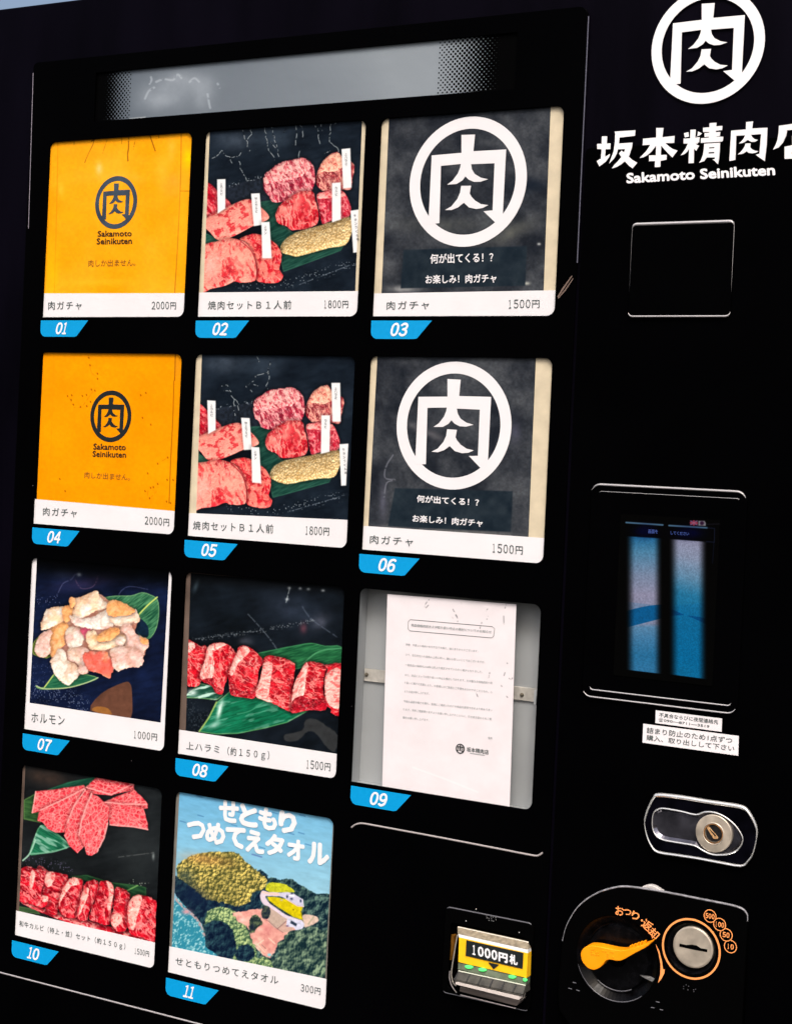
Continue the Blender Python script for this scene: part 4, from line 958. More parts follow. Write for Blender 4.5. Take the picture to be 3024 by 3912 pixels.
M_STX = mat('blue_screen_text', (.02, .03, .1), .5, .1, emit=(.09, .16, .55), es=.45)
for q in (T('SC', '画面を', (683,432), (748,434), (683,405), .0, 0, SD), T('SC', 'してください', (838,440), (965,448), (838,417), .0, 0, SD)): link('screen_text', text_mesh([q], SD - .0002), M_STX, ts)

# ------------------------------------------------------------------ lock handle
LO = [(350,178),(620,205),(900,252),(1150,288),(1330,322),(1410,390),(1478,520),(1498,640),(1455,850),(1390,955),(1310,1008),(1050,965),(800,918),(550,880),(340,845),(262,770),(205,640),(182,500),(205,390),(232,320),(290,210)]
LI = [(330,345),(400,328),(600,360),(785,402),(880,372),(1000,375),(1130,430),(1250,530),(1328,650),(1335,730),(1280,820),(1180,872),(1060,886),(960,875),(860,830),(765,775),(600,745),(400,708),(315,655),(272,570),(268,450),(290,375)]
lo = smooth_loop(PP('LK', LO, -.003), 3); li = smooth_loop(PP('LK', LI, -.003), 3)
def shrink(lp, d):
    out = []; s = 1 if area(lp) > 0 else -1
    for i in range(len(lp)):
        a, b_ = lp[i-1], lp[(i+1) % len(lp)]; tx_, tz_ = b_[0]-a[0], b_[1]-a[1]; l_ = math.hypot(tx_, tz_) or 1
        out.append((lp[i][0] - s*tz_/l_*d, lp[i][1] + s*tx_/l_*d))
    return out
lk = link('lock_handle', curve_mesh([lo, shrink(li, .0006)], -.0025, .004, .0004), mat('black_chrome_plate', (.0015, .0015, .003), .14, .008, noise=.6, nscale=60), VM)
link('handle_rim', sweep(lo, .0012, .0022, -.0020, vary=.6, top=1.5), M_CHROME, lk)
link('recess_rim', sweep(shrink(li, .0004), .0008, .0012, -.0022, vary=.4), M_CHROME, lk)
bed = shrink(li, .0018)
V = [(x, -.0022, z) for x, z in shrink(li, .0002)] + [(x, .0004, z) for x, z in shrink(li, .0032)]
n_ = len(li); F = [(i, (i+1) % n_, n_ + (i+1) % n_, n_ + i) for i in range(n_)] + [tuple(range(n_, 2*n_))]
link('recess_cup', mesh_from(V, F), mat('dark_polished_cup', (.13, .13, .16), .1, .5, metal=.9, noise=.8, nscale=40), lk)
c, r = fitcircle('LK', (780,620), (1212,650), (985,405), (1010,848), -.003)
link('lock_cylinder', cone_mesh(c, [(.0001, -.0015), (r*.48, -.0015), (r*.5, -.0040), (r*.56, -.0046), (r*.60, -.0040), (r*.96, -.0036), (r, -.0030), (r, .003)]), M_STEEL, lk, smooth=False)
link('key_plug', cone_mesh(c, [(.0001, -.0032), (r*.42, -.0032), (r*.45, -.0020)]), mat('dark_plug', (.01, .01, .011), .3, .5, noise=.4, nscale=200), lk)
link('copper_ring', ring_mesh(c, r*.53, r*.475, -.0044, .001), mat('worn_copper', (.55, .28, .12), .4, .5, metal=.9, noise=.3, nscale=300), lk)
ks = PP('LK', [(912,560),(935,542),(1045,668),(1045,690),(1010,692),(990,682)], -.0036); ki = PP('LK', [(945,580),(958,578),(1022,650),(1018,662),(1000,660)], -.0036)
link('key_slot', curve_mesh([ks, ki], -.0040, -.0030, .0001), mat('brass_slot', (.70, .42, .20), .4, .5, metal=.6, noise=.3, nscale=400), lk)

# ------------------------------------------------------------------ coin unit
BD = -.006
out = PP('CO', [(75,640),(84,540),(110,440),(160,345),(215,280),(290,225),(380,185),(500,160),(640,172),(820,202),(1050,248),(1300,300),(1350,345)], BD)
xr = P('CO', 1372, 420, BD)[0]; zb = P('CO', 1000, 1400, BD)[1]
out[-1] = (xr - .0008, out[-1][1]); out += [(xr, out[-1][1] - .006), (xr, zb)] + [P('CO', 240, 1230, BD), P('CO', 130, 1120, BD), P('CO', 60, 1020, BD), P('CO', 52, 860, BD)]
dc, dr = None, None
pa, pb, pc = P('CO', 195, 700, BD), P('CO', 500, 965, BD), P('CO', 655, 912, BD)
def circ3(a, b, c):
    A = np.array([[b[0]-a[0], b[1]-a[1]], [c[0]-a[0], c[1]-a[1]]]) * 2
    B = np.array([b[0]**2-a[0]**2+b[1]**2-a[1]**2, c[0]**2-a[0]**2+c[1]**2-a[1]**2])
    s = np.linalg.solve(A, B); return (float(s[0]), float(s[1])), math.hypot(a[0]-s[0], a[1]-s[1])
dc, dr = circ3(pa, pb, pc)
cc, cr_ = fitcircle('CO', (857,560), (1135,600), (975,436), (1010,730), BD)
oc, orr = fitcircle('CO', (778,560), (1192,610), (960,378), (1010,810), BD)
circ = lambda c, r, n=64: [(c[0] + r*math.cos(2*math.pi*i/n), c[1] + r*math.sin(2*math.pi*i/n)) for i in range(n)]
rim_path = smooth_loop(out[1:14], 4, False)
out = smooth_loop(out[:13], 4, False) + out[13:]
cu = link('coin_unit', curve_mesh([out, circ(dc, dr), circ(oc, cr_ * 1.22)], BD, .0024, .0009), M_BLK, VM)
ol = [p for p in out]
link('unit_top_rim', sweep(rim_path, .0009, .0014, BD + .0010, closed=False, vary=.5), mat('grey_edge_highlight', (.22, .22, .24), .35, .5, noise=.4, nscale=200), cu)  # grey puts the top edge's highlight into the colour
link('dial_recess', cone_mesh(dc, [(dr, BD + .0001), (dr * .80, -.0005), (dr * .79, -.0004), (dr*.74, -.0030), (.0001, -.0030)]), mat('worn_black_dial', (.0015, .0015, .002), .22, .12, noise=.7, nscale=160), cu)
arc = lambda r_, a0, a1, n=40: [(dc[0] + r_*math.cos(math.radians(a0 + (a1-a0)*i/n)), dc[1] + r_*math.sin(math.radians(a0 + (a1-a0)*i/n))) for i in range(n+1)]
link('dial_rim', sweep(arc(dr - .0001, 198, 312), .00045, .0006, BD, closed=False, vary=.5), M_DIMTRIM, cu)  # highlight put into the shape: only the lower arc is built
link('hub_rim', sweep(arc(dr * .77, 232, 300), .0005, .0006, -.0030, closed=False, vary=.5), M_DIMTRIM, cu)  # likewise only the arc where the hub's highlight shows
link('coin_recess', cone_mesh(oc, [(cr_*1.22, BD + .0001), (cr_*1.02, -.0005), (.0001, -.0004)]), mat('worn_black_ring', (.002, .002, .003), .22, .2, noise=.7, nscale=160), cu)
cp = link('coin_slot_plate', cone_mesh(cc, [(.0001, BD - .0004), (cr_ * .93, BD - .0004), (cr_, BD + .0002), (cr_, .001)]), M_STEEL, cu)
link('slot', flat_mesh([PP('CO', [(902,557),(950,567),(985,564),(1020,570),(1050,590),(1096,598),(1094,617),(1000,600),(900,578)], BD - .0006)], BD - .0006, .0002), M_BLK, cp)
link('orange_ring', ring_mesh(oc, orr, orr * .935, BD - .0002), M_ORINK, cu)
for k, (s, q) in enumerate((('10', (1257, 577)), ('50', (1228, 495)), ('100', (1183, 422)), ('500', (1117, 363)))):
    c0_ = P('CO', *q, BD); rr = .0054; y = BD - .0002 - k * .00025
    ic = link('coin_value_mark', ring_mesh(c0_, rr, rr * .86, y, .0001, 40), M_ORINK, cu)
    link('mark_disc', flat_mesh([circ(c0_, rr * .87, 32)], y, .0001), M_BLK, ic)
    wv = rr * (.56 if len(s) == 2 else .74)
    its = []; n_ = len(s)
    for d_, ch in enumerate(s):
        xa = c0_[0] - wv + 2 * wv * d_ / n_; g = (.3, .62) if ch == '1' else (.1, .9)
        its.append((fw(ch), (xa + 2*wv/n_*g[0], c0_[1] - rr*.38), (xa + 2*wv/n_*g[1], c0_[1] - rr*.38), (xa + 2*wv/n_*g[0], c0_[1] + rr*.38), .035, 0))
    link('value', text_mesh(its, y - .0002), M_ORINK, ic)
its = []
for ch, (x, y_), ang, sz in (('お', (485,328), 4, 52), ('つ', (540,338), 10, 44), ('り', (596,362), 20, 46), ('返', (677,428), 36, 58), ('却', (724,486), 42, 56)):
    cx_, cz_ = P('CO', x, y_, BD); hs = sz * .54739 / 3.72 / 1000 / 2 * .98
    t = -math.radians(ang - 5); ux = (math.cos(t) * hs, math.sin(t) * hs); uz = (-math.sin(t) * hs, math.cos(t) * hs)
    k = .75 if ch == 'つ' else 1
    its.append((ch, (cx_ - ux[0] - uz[0]*k, cz_ - ux[1] - uz[1]*k), (cx_ + ux[0] - uz[0]*k, cz_ + ux[1] - uz[1]*k), (cx_ - ux[0] + uz[0]*k, cz_ - ux[1] + uz[1]*k), .015, 0))
link('change_return_lettering', text_mesh(its, BD - .0002), M_ORINK, cu)
link('lettering_dot', flat_mesh([circ(P('CO', 640, 395, BD), .0009, 16)], BD - .0002, .0001), M_ORINK, cu)
link('turn_arrow', flat_mesh([PP('CO', [(736,560),(762,610),(780,680),(788,738),(800,735),(796,765),(778,800),(752,833),(768,770),(770,700),(756,625)], BD)], BD - .0002, .0001), M_ORINK, cu)
LD = -.020
lv = PP('LV', [(890,260),(892,225),(912,185),(955,156),(1000,148),(1080,156),(1180,178),(1260,194),(1330,200),(1390,190),(1460,170),(1540,146),(1606,124),(1640,108),(1638,125),(1602,160),(1540,195),(1480,226),(1400,272),(1345,302),(1310,312),(1265,312),(1220,302),(1185,302),(1155,318),(1132,350),(1100,382),(1060,404),(1020,410),(975,395),(935,360),(905,318)], LD)
lever = link('return_lever', curve_mesh([smooth_loop(lv, 3)], LD, -.0085, .0007, 3), M_ORANGE, cu, smooth=False)
link('lever_pivot', cone_mesh(dc, [(.0001, -.0085), (.006, -.0085), (.0075, -.003)], 32), M_BLK, cu)
def dots(name, reg, pts, r, dep, m, parent):
    V_, F_ = [], []
    for q in pts:
        x, z = P(reg, *q, dep); b_ = len(V_)
        for k, (rr_, yy) in enumerate(((1., 0), (.75, -.6), (0.0, -.85))):
            if rr_ == 0: V_.append((x, dep + yy * r, z)); continue
            for i in range(8): V_.append((x + rr_*r*math.cos(i*math.pi/4), dep + yy*r, z + rr_*r*math.sin(i*math.pi/4)))
        for i in range(8): F_ += [(b_+i, b_+(i+1) % 8, b_+8+(i+1) % 8, b_+8+i), (b_+8+i, b_+8+(i+1) % 8, b_+16)]
    o_ = link(name, mesh_from(V_, F_), m, parent)
    if len(pts) > 1: o_['kind'] = 'stuff'
    return o_
dots('braille_dots', 'LV', [(1005,188),(1028,188),(1008,214),(1008,240),(1030,240),(1056,222),(1080,222),(1056,246),(1080,246),(1130,206),(1160,210),(1185,240),(1185,262),(1215,216),(1238,220),(1238,272)], .0006, LD - .0001, M_ORANGE, lever)
for k in range(5): pass
ridge = []
for (x, y_) in ((1440,148),(1475,136),(1512,124),(1548,112),(1585,102)):
    a_ = P('LV', x, y_, LD + .008); ridge.append(rrect(a_[0]-.0006, a_[1]-.002, a_[0]+.0006, a_[1]+.0008, .0003, 2))
me = curve_mesh(ridge, LD + .004, LD + .010, .0002); link('grip_ridges', me, M_ORANGE, lever)['kind'] = 'stuff'
dots('tactile_dots', 'CO', [(930,855),(948,845),(965,855),(930,872),(960,880),(1000,880),(1014,876),(1002,892)], .0004, BD - .0001, M_DIMTRIM, cu)
for q in ([(158,828),(182,832)], [(128,868),(152,874)], [(184,880),(206,888)], [(738,962),(764,968)], [(704,1002),(728,1006)], [(764,1016),(788,1022)]):
    link('tactile_bar', sweep(PP('CO', q, BD), .0004, .0005, BD, closed=False), M_DIMTRIM, cu)
link('stop_tab', curve_mesh([PP('CO', [(624,778),(728,802),(712,826),(660,800)], BD)], BD, -.002, .0004), mat('grey_tab', (.14, .14, .14), .5, .4, noise=.3, nscale=300), cu)
link('top_button', curve_mesh([smooth_loop(PP('CO', [(645,160),(672,146),(708,141),(745,152),(780,176),(818,195),(760,188),(700,172)], .0), 2)], -.004, .002, .0008), mat('grey_button', (.5, .48, .47), .4, .4), cu)

# ------------------------------------------------------------------ bill acceptor
f0 = (.5065, .8445, .5928, .9222)
frame = link('bill_acceptor', curve_mesh([rrect(*f0, .0045), rrect(.5125, .8500, .5868, .9085, .003)], -.004, .0024, .0008), M_BLK, VM)
link('acceptor_rim', sweep(rrect(f0[0]+.0005, f0[1]+.0005, f0[2]-.0005, f0[3]-.0005, .0045), .0006, .0008, -.0034, vary=.75), M_DIMTRIM, frame)
def quadp(name, pts_dep, m, parent, back=.010, reg='BI'):
    """solid block: front corners each traced at its own depth, extruded straight back"""
    fr_ = []
    for x, y_, d in pts_dep: X_, Z_ = P(reg, x, y_, d); fr_.append((X_, d, Z_))
    n = len(fr_); V_ = fr_ + [(a_, max(b_ + .003, back), c_) for a_, b_, c_ in fr_]
    F_ = [tuple(range(n)), tuple(range(n, 2*n))] + [(i, n+i, n+(i+1) % n, (i+1) % n) for i in range(n)]
    return link(name, mesh_from(V_, F_), m, parent)
BA = frame
quadp('acceptor_well', [(330,530,.004),(1400,760,.004),(1385,1600,.004),(290,1380,.004)], M_BLK, BA, .012)
quadp('clear_hood', [(392,520,-.004),(1385,735,-.004),(1378,832,-.010),(395,612,-.010)], mat('brushed_hood', (.32, .27, .19), .4, .5, metal=.35, noise=.3, nscale=300), BA, .002)
link('hood_edge', sweep([P('BI', 395, 520, -.0045), P('BI', 1385, 736, -.0045)], .0005, .0008, -.0040, closed=False), mat('hood_edge_light', (.75, .70, .60), .3, .5), BA)
quadp('hood_highlight_strip', [(400,618,-.0102),(1378,838,-.0102),(1376,886,-.0115),(410,664,-.0115)], mat('clear_lip_highlight', (.62, .62, .60), .2, .5), BA, .000)  # white highlight of the clear hood put in as a pale strip
st = quadp('yellow_sticker', [(415,664,-.0116),(1376,886,-.0116),(1358,1232,-.0125),(402,1008,-.0125)], M_YEL, BA, .000)
lb = link('black_label', flat_mesh([PP('BI', [(515,704),(1314,882),(1302,1106),(503,922)], -.0130)], -.0130, .0002), M_BLACKINK, st)
link('denomination_text', text_mesh(condensed('BI', (fw('1000') + '円札', (575,895), (1245,1060), (575,765)), -.0133, .05), -.0133), M_WHITE, st)
link('arrow_mark', flat_mesh([PP('BI', [(820,1014),(972,1048),(895,1112)], -.0131)], -.0131, .0002), M_BLACKINK, st)
quadp('light_channel', [(402,1012,-.0115),(1358,1236,-.0115),(1345,1335,-.0125),(400,1110,-.0125)], mat('translucent_green_grey', (.13, .16, .11), .25, .5, noise=.3, nscale=150), BA, .002)
for (x, y_, w_) in ((553,1078,52), (742,1116,52), (1158,1216,48), (1338,1258,26)):
    link('green_led', curve_mesh([smooth_loop(PP('BI', [(x-w_,y_-18),(x,y_-22),(x+w_,y_-2),(x+w_*.8,y_+18),(x,y_+22),(x-w_*.8,y_+12)], -.013), 2)], -.0138, -.012, .0003), M_LED, BA)
link('channel_edge', sweep([P('BI', 405, 1135, -.0132), P('BI', 1345, 1340, -.0132)], .0006, .0008, -.0130, closed=False), mat('pale_edge', (.55, .56, .48), .3, .5), BA)
lip = quadp('lower_lip', [(405,1140,-.0128),(1346,1338,-.0128),(1308,1462,-.0190),(345,1250,-.0190)], M_GREY, BA, .000)
for k in range(6):
    t0 = k / 5.9; xa, ya = 545 + (1205 - 545) * k / 4. - 160, 0
    px_ = 400 + 163 * k; py_ = 1140 + 34.5 * k
    a0_ = P('BI', px_, py_ + 4, -.0132); a1_ = P('BI', px_ - 58, py_ + 100, -.0190)
    quadp('lip_rib', [(px_ - 4, py_ + 6, -.0134), (px_ + 10, py_ + 9, -.0134), (px_ - 42, py_ + 118, -.0198), (px_ - 60, py_ + 112, -.0198)], mat('rib_plastic', (.02, .02, .02), .3, .5), lip, -.010)
quadp('front_bar', [(362,1296,-.0200),(385,1294,-.0200),(1262,1500,-.0200),(1266,1528,-.0200),(1245,1540,-.0200),(362,1322,-.0200)], mat('pale_bar', (.62, .56, .53), .3, .5), BA, -.014)
quadp('lip_gap', [(330,1245,-.0186),(1310,1465,-.0186),(1262,1500,-.0188),(362,1294,-.0188)], M_GREY, BA, .0)  # dark grey block between the lip and the front bar
quadp('lower_guard', [(430,1345,-.0150),(1282,1545,-.0150),(1215,1625,-.0110),(420,1420,-.0110)], mat('worn_guard', (.20, .165, .15), .35, .5, noise=.5, nscale=120, stretch=(.3, 1, 6)), BA, .0)
link('lower_edge', sweep([P('BI', 432, 1470, -.008), P('BI', 1206, 1660, -.008)], .0005, .0006, -.0080, closed=False), mat('pale_edge_low', (.5, .45, .46), .35, .5), BA)
link('side_rail', sweep(smooth_loop([P('BI', *q, -.012) for q in ((392,625),(350,860),(310,1130),(315,1250),(345,1320),(375,1345))], 3, False), .0005, .0007, -.0120, closed=False), mat('rail_plastic', (.30, .28, .25), .3, .5), BA)
link('side_rail', sweep(smooth_loop([P('BI', *q, -.006) for q in ((285,1130),(280,1230),(310,1340),(380,1442))], 3, False), .0005, .0007, -.0060, closed=False), mat('rail_plastic', (.30, .28, .28), .3, .5), BA)
link('side_rail', sweep(smooth_loop([P('BI', *q, -.012) for q in ((1345,1350),(1338,1440),(1310,1520),(1262,1555))], 3, False), .0005, .0007, -.0120, closed=False), mat('rail_plastic', (.30, .28, .25), .3, .5), BA)
quadp('side_window', [(305,625,-.002),(345,640,-.006),(312,980,-.006),(285,985,-.002)], mat('amber_side', (.20, .085, .01), .3, .5, noise=.4, nscale=100), BA, .003)
dots('braille_dots', 'BI', [(798,365),(803,392),(830,398),(860,378),(888,384),(925,390),(866,405),(930,418),(833,425),(870,433),(896,438)], .0004, -.0041, mat('dot_plastic', (.25, .25, .26), .4, .4), BA)
for q in ((510,434),(1255,596),(652,268)): dots('corner_pin', 'BI', [q], .0005, -.0041, mat('pin_metal', (.6, .6, .6), .3, .5), BA)
# ridge of the lower service door; pale colour paints its edge highlight
rp = smooth_loop(PP('LN', [(80,208),(108,188),(145,179),(190,184)]), 3, False)[:-1] + smooth_loop(PP('LN', [(190,184),(700,278),(1100,355),(1330,400),(1400,411),(1425,405),(1450,388)]), 3, False)
link('service_door_lip', sweep(rp, .0009, .0012, .0002, closed=False), mat('lip_highlight', (.34, .31, .31), .35, .5), VM)
link('service_door', curve_mesh([rrect(.4035, .7650, .5970, .9790, .005)], -.0003, .0015, .0002), M_PANEL, VM)
# flat brown streak beside window 03
link('brown_streak', flat_mesh([PP('C3', q) for q in ([(1504,1552),(1540,1490),(1612,1392),(1618,1396),(1548,1500),(1508,1562)], [(1510,1560),(1560,1500),(1622,1412),(1624,1420),(1566,1508),(1508,1572)])], -.0002, .0002), mat('dull_brown', (.16, .11, .09), .5, .3), VM)

# ------------------------------------------------------------------ stickers
def sticker(reg, quad, texts, label, cat='sticker'):
    pts = PP(reg, quad, -.0003)
    cx_, cz_ = sum(p[0] for p in pts) / 4, min(p[1] for p in pts)
    e_ = empty('paper_sticker', (cx_, 0, cz_), label, cat, 'notice stickers under the touch screen')
    link('sticker_sheet', flat_mesh([pts], -.0002, .0004), M_PAPER, e_)
    for t in texts: link('lettering_line', text_mesh([T(reg, *t, dep=-.0004)], -.0004, 2), M_INK, e_)
sticker('ST', [(398,108),(1220,212),(1214,376),(393,267)], [('不具合ならびに夜間連絡先', (440,190), (1170,282), (445,138), .004), ('☎', (433,250), (490,258), (435,200), .0), ('090―8711―3519', (498,248), (1062,326), (500,218), .004)], 'small white sticker with a telephone number, just under the touch screen')
sticker('ST', [(243,275),(1427,428),(1420,672),(234,510)], [('詰まり防止のため1点ずつ', (285,390), (1345,522), (290,318), .006), ('購入、取り出しして下さい', (282,480), (1370,618), (287,412), .006)], 'larger white sticker with two lines of grey text below the telephone sticker')

# ------------------------------------------------------------------ product cards
def card(s, label, paper_m, pic, art, cap, texts, inkm=None, group='product cards in the picture windows', name='product_card', extra=None, cat='card', paper=None):
    x0, z0, x1, z1 = WIN[s]
    e_ = empty(name, ((x0 + x1) / 2, DEP + .002, z0), label, cat, group)
    pp = PP(s, paper, DEP) if paper else rrect(x0 - .0025, z0 - .002, x1 + .0025, z1 + .0025, .001)
    if paper_m: link('backing_paper', flat_mesh([pp], DEP + .0006, .0005), paper_m, e_)
    if pic:
        pq = PP(s, pic, DEP); bx = box_of(pq)
        cv = art(bx); cv.soften(1)
        pm = print_mat('print_' + s, cv.image('print_' + s))
        me = flat_mesh([pq], DEP + .0003, .0002); uv_print(me, bx)
        link('picture', me, pm, e_)
    if cap: link('caption_strip', flat_mesh([PP(s, cap, DEP)], DEP, .0002), M_PAPER, e_)
    for t in texts or []:
        if '円' in t[0]: link('price_text', text_mesh(condensed(s, t), DEP - .0003, 2), M_INK, e_)
        else: link('product_name_text', text_mesh([T(s, t[0], t[1], t[2], t[3], .003, dep=DEP)], DEP - .0003, 2, 1.22), M_INK, e_)
    if extra: extra(e_)
    return e_
Y = DEP - .0002
def bag_extra(s, em, t1, t2, t3, m1, m2):
    def f(e_):
        c, r = fitcircle(s, *em, DEP)
        emblem('printed_emblem', c, r, DEP + .0001, m1, e_, .82)
        link('printed_name', text_mesh([T(s, 'Sakamoto', *t1, .02, dep=DEP)], DEP), m2, e_); link('printed_name', text_mesh([T(s, 'Seinikuten', *t2, .02, dep=DEP)], DEP), m2, e_)
        link('printed_slogan', text_mesh([T(s, '肉しか出ません。', *t3, .0, dep=DEP)], DEP), M_BROWNINK, e_)
    return f
cracks_fold_shade1 = [('l', [(470,205),(468,235)], 5, (150, 90, 20), .8, 0), ('l', [(665,185),(650,240),(615,310),(572,412)], 6, (140, 84, 16), .8, .25), ('l', [(640,200),(665,188)], 9, (110, 64, 10), .9, 0), ('l', [(790,190),(770,250),(748,320)], 6, (180, 110, 20), .7, .35), ('l', [(935,165),(932,230)], 5, (160, 100, 20), .7, .3),
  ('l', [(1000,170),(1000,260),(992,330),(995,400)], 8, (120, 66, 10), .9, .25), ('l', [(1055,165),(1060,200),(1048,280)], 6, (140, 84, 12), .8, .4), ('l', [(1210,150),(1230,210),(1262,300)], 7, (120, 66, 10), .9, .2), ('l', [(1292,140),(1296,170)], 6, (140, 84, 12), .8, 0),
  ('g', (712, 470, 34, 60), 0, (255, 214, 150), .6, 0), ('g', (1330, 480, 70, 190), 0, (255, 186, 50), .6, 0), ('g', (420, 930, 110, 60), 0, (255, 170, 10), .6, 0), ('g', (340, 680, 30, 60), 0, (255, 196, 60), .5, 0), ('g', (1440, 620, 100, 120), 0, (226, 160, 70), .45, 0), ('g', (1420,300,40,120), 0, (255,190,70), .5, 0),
  ('l', [(1515,125),(1507,600),(1480,1200),(1450,1690)], 6, (170, 100, 16), .9, 0), ('l', [(1508,690),(1600,690)], 6, (150, 86, 12), .9, 0), ('g', (1575, 370, 45, 90), 0, (255, 206, 0), .95, 0), ('g', (1530, 1000, 50, 500), 0, (250, 176, 24), .6, 0),  # fold lines with the paper's shading painted beside them
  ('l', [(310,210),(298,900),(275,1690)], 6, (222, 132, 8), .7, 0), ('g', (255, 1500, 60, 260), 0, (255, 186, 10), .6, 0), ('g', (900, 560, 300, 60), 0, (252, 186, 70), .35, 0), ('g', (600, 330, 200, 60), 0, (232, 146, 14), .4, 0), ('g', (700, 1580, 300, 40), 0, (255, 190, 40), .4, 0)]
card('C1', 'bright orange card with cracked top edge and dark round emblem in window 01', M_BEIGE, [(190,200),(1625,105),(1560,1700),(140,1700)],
     lambda b: art_bag('C1', b, (242, 154, 2), (250, 172, 34), cracks_fold_shade1, 1), [(120,1690),(1560,1688),(1560,1960),(110,1960)],
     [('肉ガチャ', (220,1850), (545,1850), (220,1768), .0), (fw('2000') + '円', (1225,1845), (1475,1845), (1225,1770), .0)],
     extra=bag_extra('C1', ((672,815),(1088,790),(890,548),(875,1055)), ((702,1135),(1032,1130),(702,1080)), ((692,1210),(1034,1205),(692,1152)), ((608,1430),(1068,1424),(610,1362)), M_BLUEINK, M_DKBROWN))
rs = random.Random(3)
sp4 = [(713,115),(798,270),(797,320),(725,188),(738,425),(772,436),(505,490),(546,482),(541,527),(563,573),(650,488),(690,478),(730,545),(692,588),(632,595),(1270,458),(1220,482),(1237,702),(1318,768),(1483,1090),(1385,1150),(1288,1245),(1385,1348),(1316,1385),(1343,1380),(1262,1418),(1306,1488),(1472,1520),(1510,1535),(482,1418),(430,1300),(1536,1310),(1478,1308)]
m4 = [('s', sp4, 9, (150, 70, 0), .9, 0), ('l', [(725,200),(745,270),(790,300)], 4, (190, 110, 10), .6, .4), ('l', [(500,495),(530,520),(570,600),(640,600),(690,540),(760,440)], 5, (186, 104, 6), .6, .5), ('l', [(1300,1380),(1290,1440),(1300,1500),(1380,1420)], 5, (190, 100, 4), .6, .5), ('l', [(1385,1150),(1420,1135),(1480,1095)], 4, (180, 100, 4), .6, .4),
  ('l', [(1560,80),(1552,340)], 7, (128, 66, 4), .9, 0), ('l', [(1545,345),(1535,700),(1515,1100),(1498,1540)], 6, (150, 80, 4), .9, 0), ('l', [(375,70),(360,600),(325,1510)], 4, (226, 140, 4), .6, 0), ('g', (1580, 200, 30, 120), 0, (214, 140, 30), .6, 0)]
card('C4', 'deep orange card speckled with small brown spots, dark round emblem, in window 04', None, [(272,55),(1640,62),(1560,1640),(205,1530)],
     lambda b: art_bag('C4', b, (236, 142, 0), (248, 156, 2), m4, 4), [(190,1500),(1560,1618),(1560,1900),(140,1800)],
     [('肉ガチャ', (270,1660), (600,1680), (272,1580), .0), (fw('2000') + '円', (1258,1745), (1510,1765), (1260,1668), .0)],
     extra=bag_extra('C4', ((728,700),(1132,680),(935,440),(920,942)), ((762,1015),(1076,1022),(764,958)), ((754,1085),(1078,1095),(756,1030)), ((672,1295),(1115,1320),(676,1232)), M_BLACKINK, M_DKBROWN))
def bbq_labels(s, f, dl):
    items = []
    for st_, x, y, n in (('上カルビ', 302, 620, 4), ('特上カルビ', 622, 752, 5), ('上タン', 708, 1012, 3), ('上ハラミ', 1448, 345, 4), ('カルビ', 1360, 655, 3), ('牛タンつくね串', 1534, 912, 7)):
        items.append([])
        for k, ch in enumerate(st_):
            hh = 24; yy = y + k * (30 if n != 7 else 36) + 26; dx = (4 if x > 1500 else 1.4) * k
            items[-1].append((ch, f(x - 11 + dx, yy), f(x + 11 + dx, yy), f(x - 11 + dx, yy - hh), .0))
    def g(e_):
        for it in items: link('label_text', text_mesh([T(s, *t, dep=DEP) for t in it], DEP - .0001, 1), M_BLACKINK, e_)
    return g
idf = lambda x, y: (x, y)
src = np.array([(262,590),(338,588),(1407,312),(1488,303),(678,1318),(765,1318),(1490,880),(1515,1268),(150,1610),(1320,625),(950,1055)], float)
dst = np.array([(272,505),(346,507),(1415,345),(1495,343),(680,1268),(762,1270),(1480,908),(1515,1292),(175,1500),(1312,642),(930,1025)], float)
def feats(x, y): return [1, x, y, x * y]
AF, *_ = np.linalg.lstsq(np.array([feats(*q) for q in src / 1000]), dst, rcond=None)
def f5(x, y): q = np.array(feats(x / 1000, y / 1000)) @ AF; return (float(q[0]), float(q[1]))
d2 = [[(495,130),(510,190),(535,240),(540,290)], [(570,120),(580,170),(545,220)], [(705,110),(712,200),(730,320),(780,370),(800,440)], [(765,110),(790,220),(812,300),(832,380)], [(760,250),(800,300)], [(988,85),(998,180),(985,275)], [(1030,90),(1055,150),(1050,210)], [(1020,330),(1015,390)], [(1165,80),(1190,150),(1210,262)], [(1215,80),(1230,150)],
      [(1312,80),(1300,160),(1295,250),(1340,280),(1375,300),(1380,340)], [(1355,70),(1330,110)], [(880,160),(900,120)], [(205,400),(250,380),(300,325),(340,370),(380,385),(400,440)], [(400,385),(455,380),(488,330)], [(465,400),(480,490),(515,560),(540,600),(590,600)], [(560,320),(562,330)], [(1255,355),(1300,330)]]
card('C2', 'raw beef cuts card with white drip marks along its top, in window 02', M_BEIGE, [(195,140),(1596,45),(1532,1640),(138,1650)],
     lambda b: art_bbq('C2', b, idf, d2), [(60,1634),(1590,1620),(1590,1900),(50,1900)],
     [('焼肉セットＢ１人前', (182,1790), (948,1786), (184,1712), .0), (fw('1800') + '円', (1240,1778), (1480,1776), (1240,1705), .0)], extra=bbq_labels('C2', idf, 0))
d5 = [[(725,100),(745,150)], [(845,150),(832,240),(840,310),(815,370),(832,410)], [(835,238),(770,262),(712,272),(695,330),(632,375),(690,440)], [(700,360),(740,375)], [(395,375),(450,365),(480,430),(512,500),(515,600)], [(515,490),(550,520),(560,600)], [(430,415),(470,425)], [(520,620),(520,660)]]
card('C5', 'raw beef cuts card with only a left beige strip, in window 05', M_BEIGE, [(220,60),(1640,95),(1565,1615),(168,1550)],
     lambda b: art_bbq('C5', b, f5, d5), [(76,1542),(1560,1606),(1560,1880),(50,1770)],
     [('焼肉セットＢ１人前', (140,1695), (878,1730), (143,1615), .0), (fw('1800') + '円', (1165,1740), (1400,1750), (1167,1662), .0)], extra=bbq_labels('C5', f5, 1))
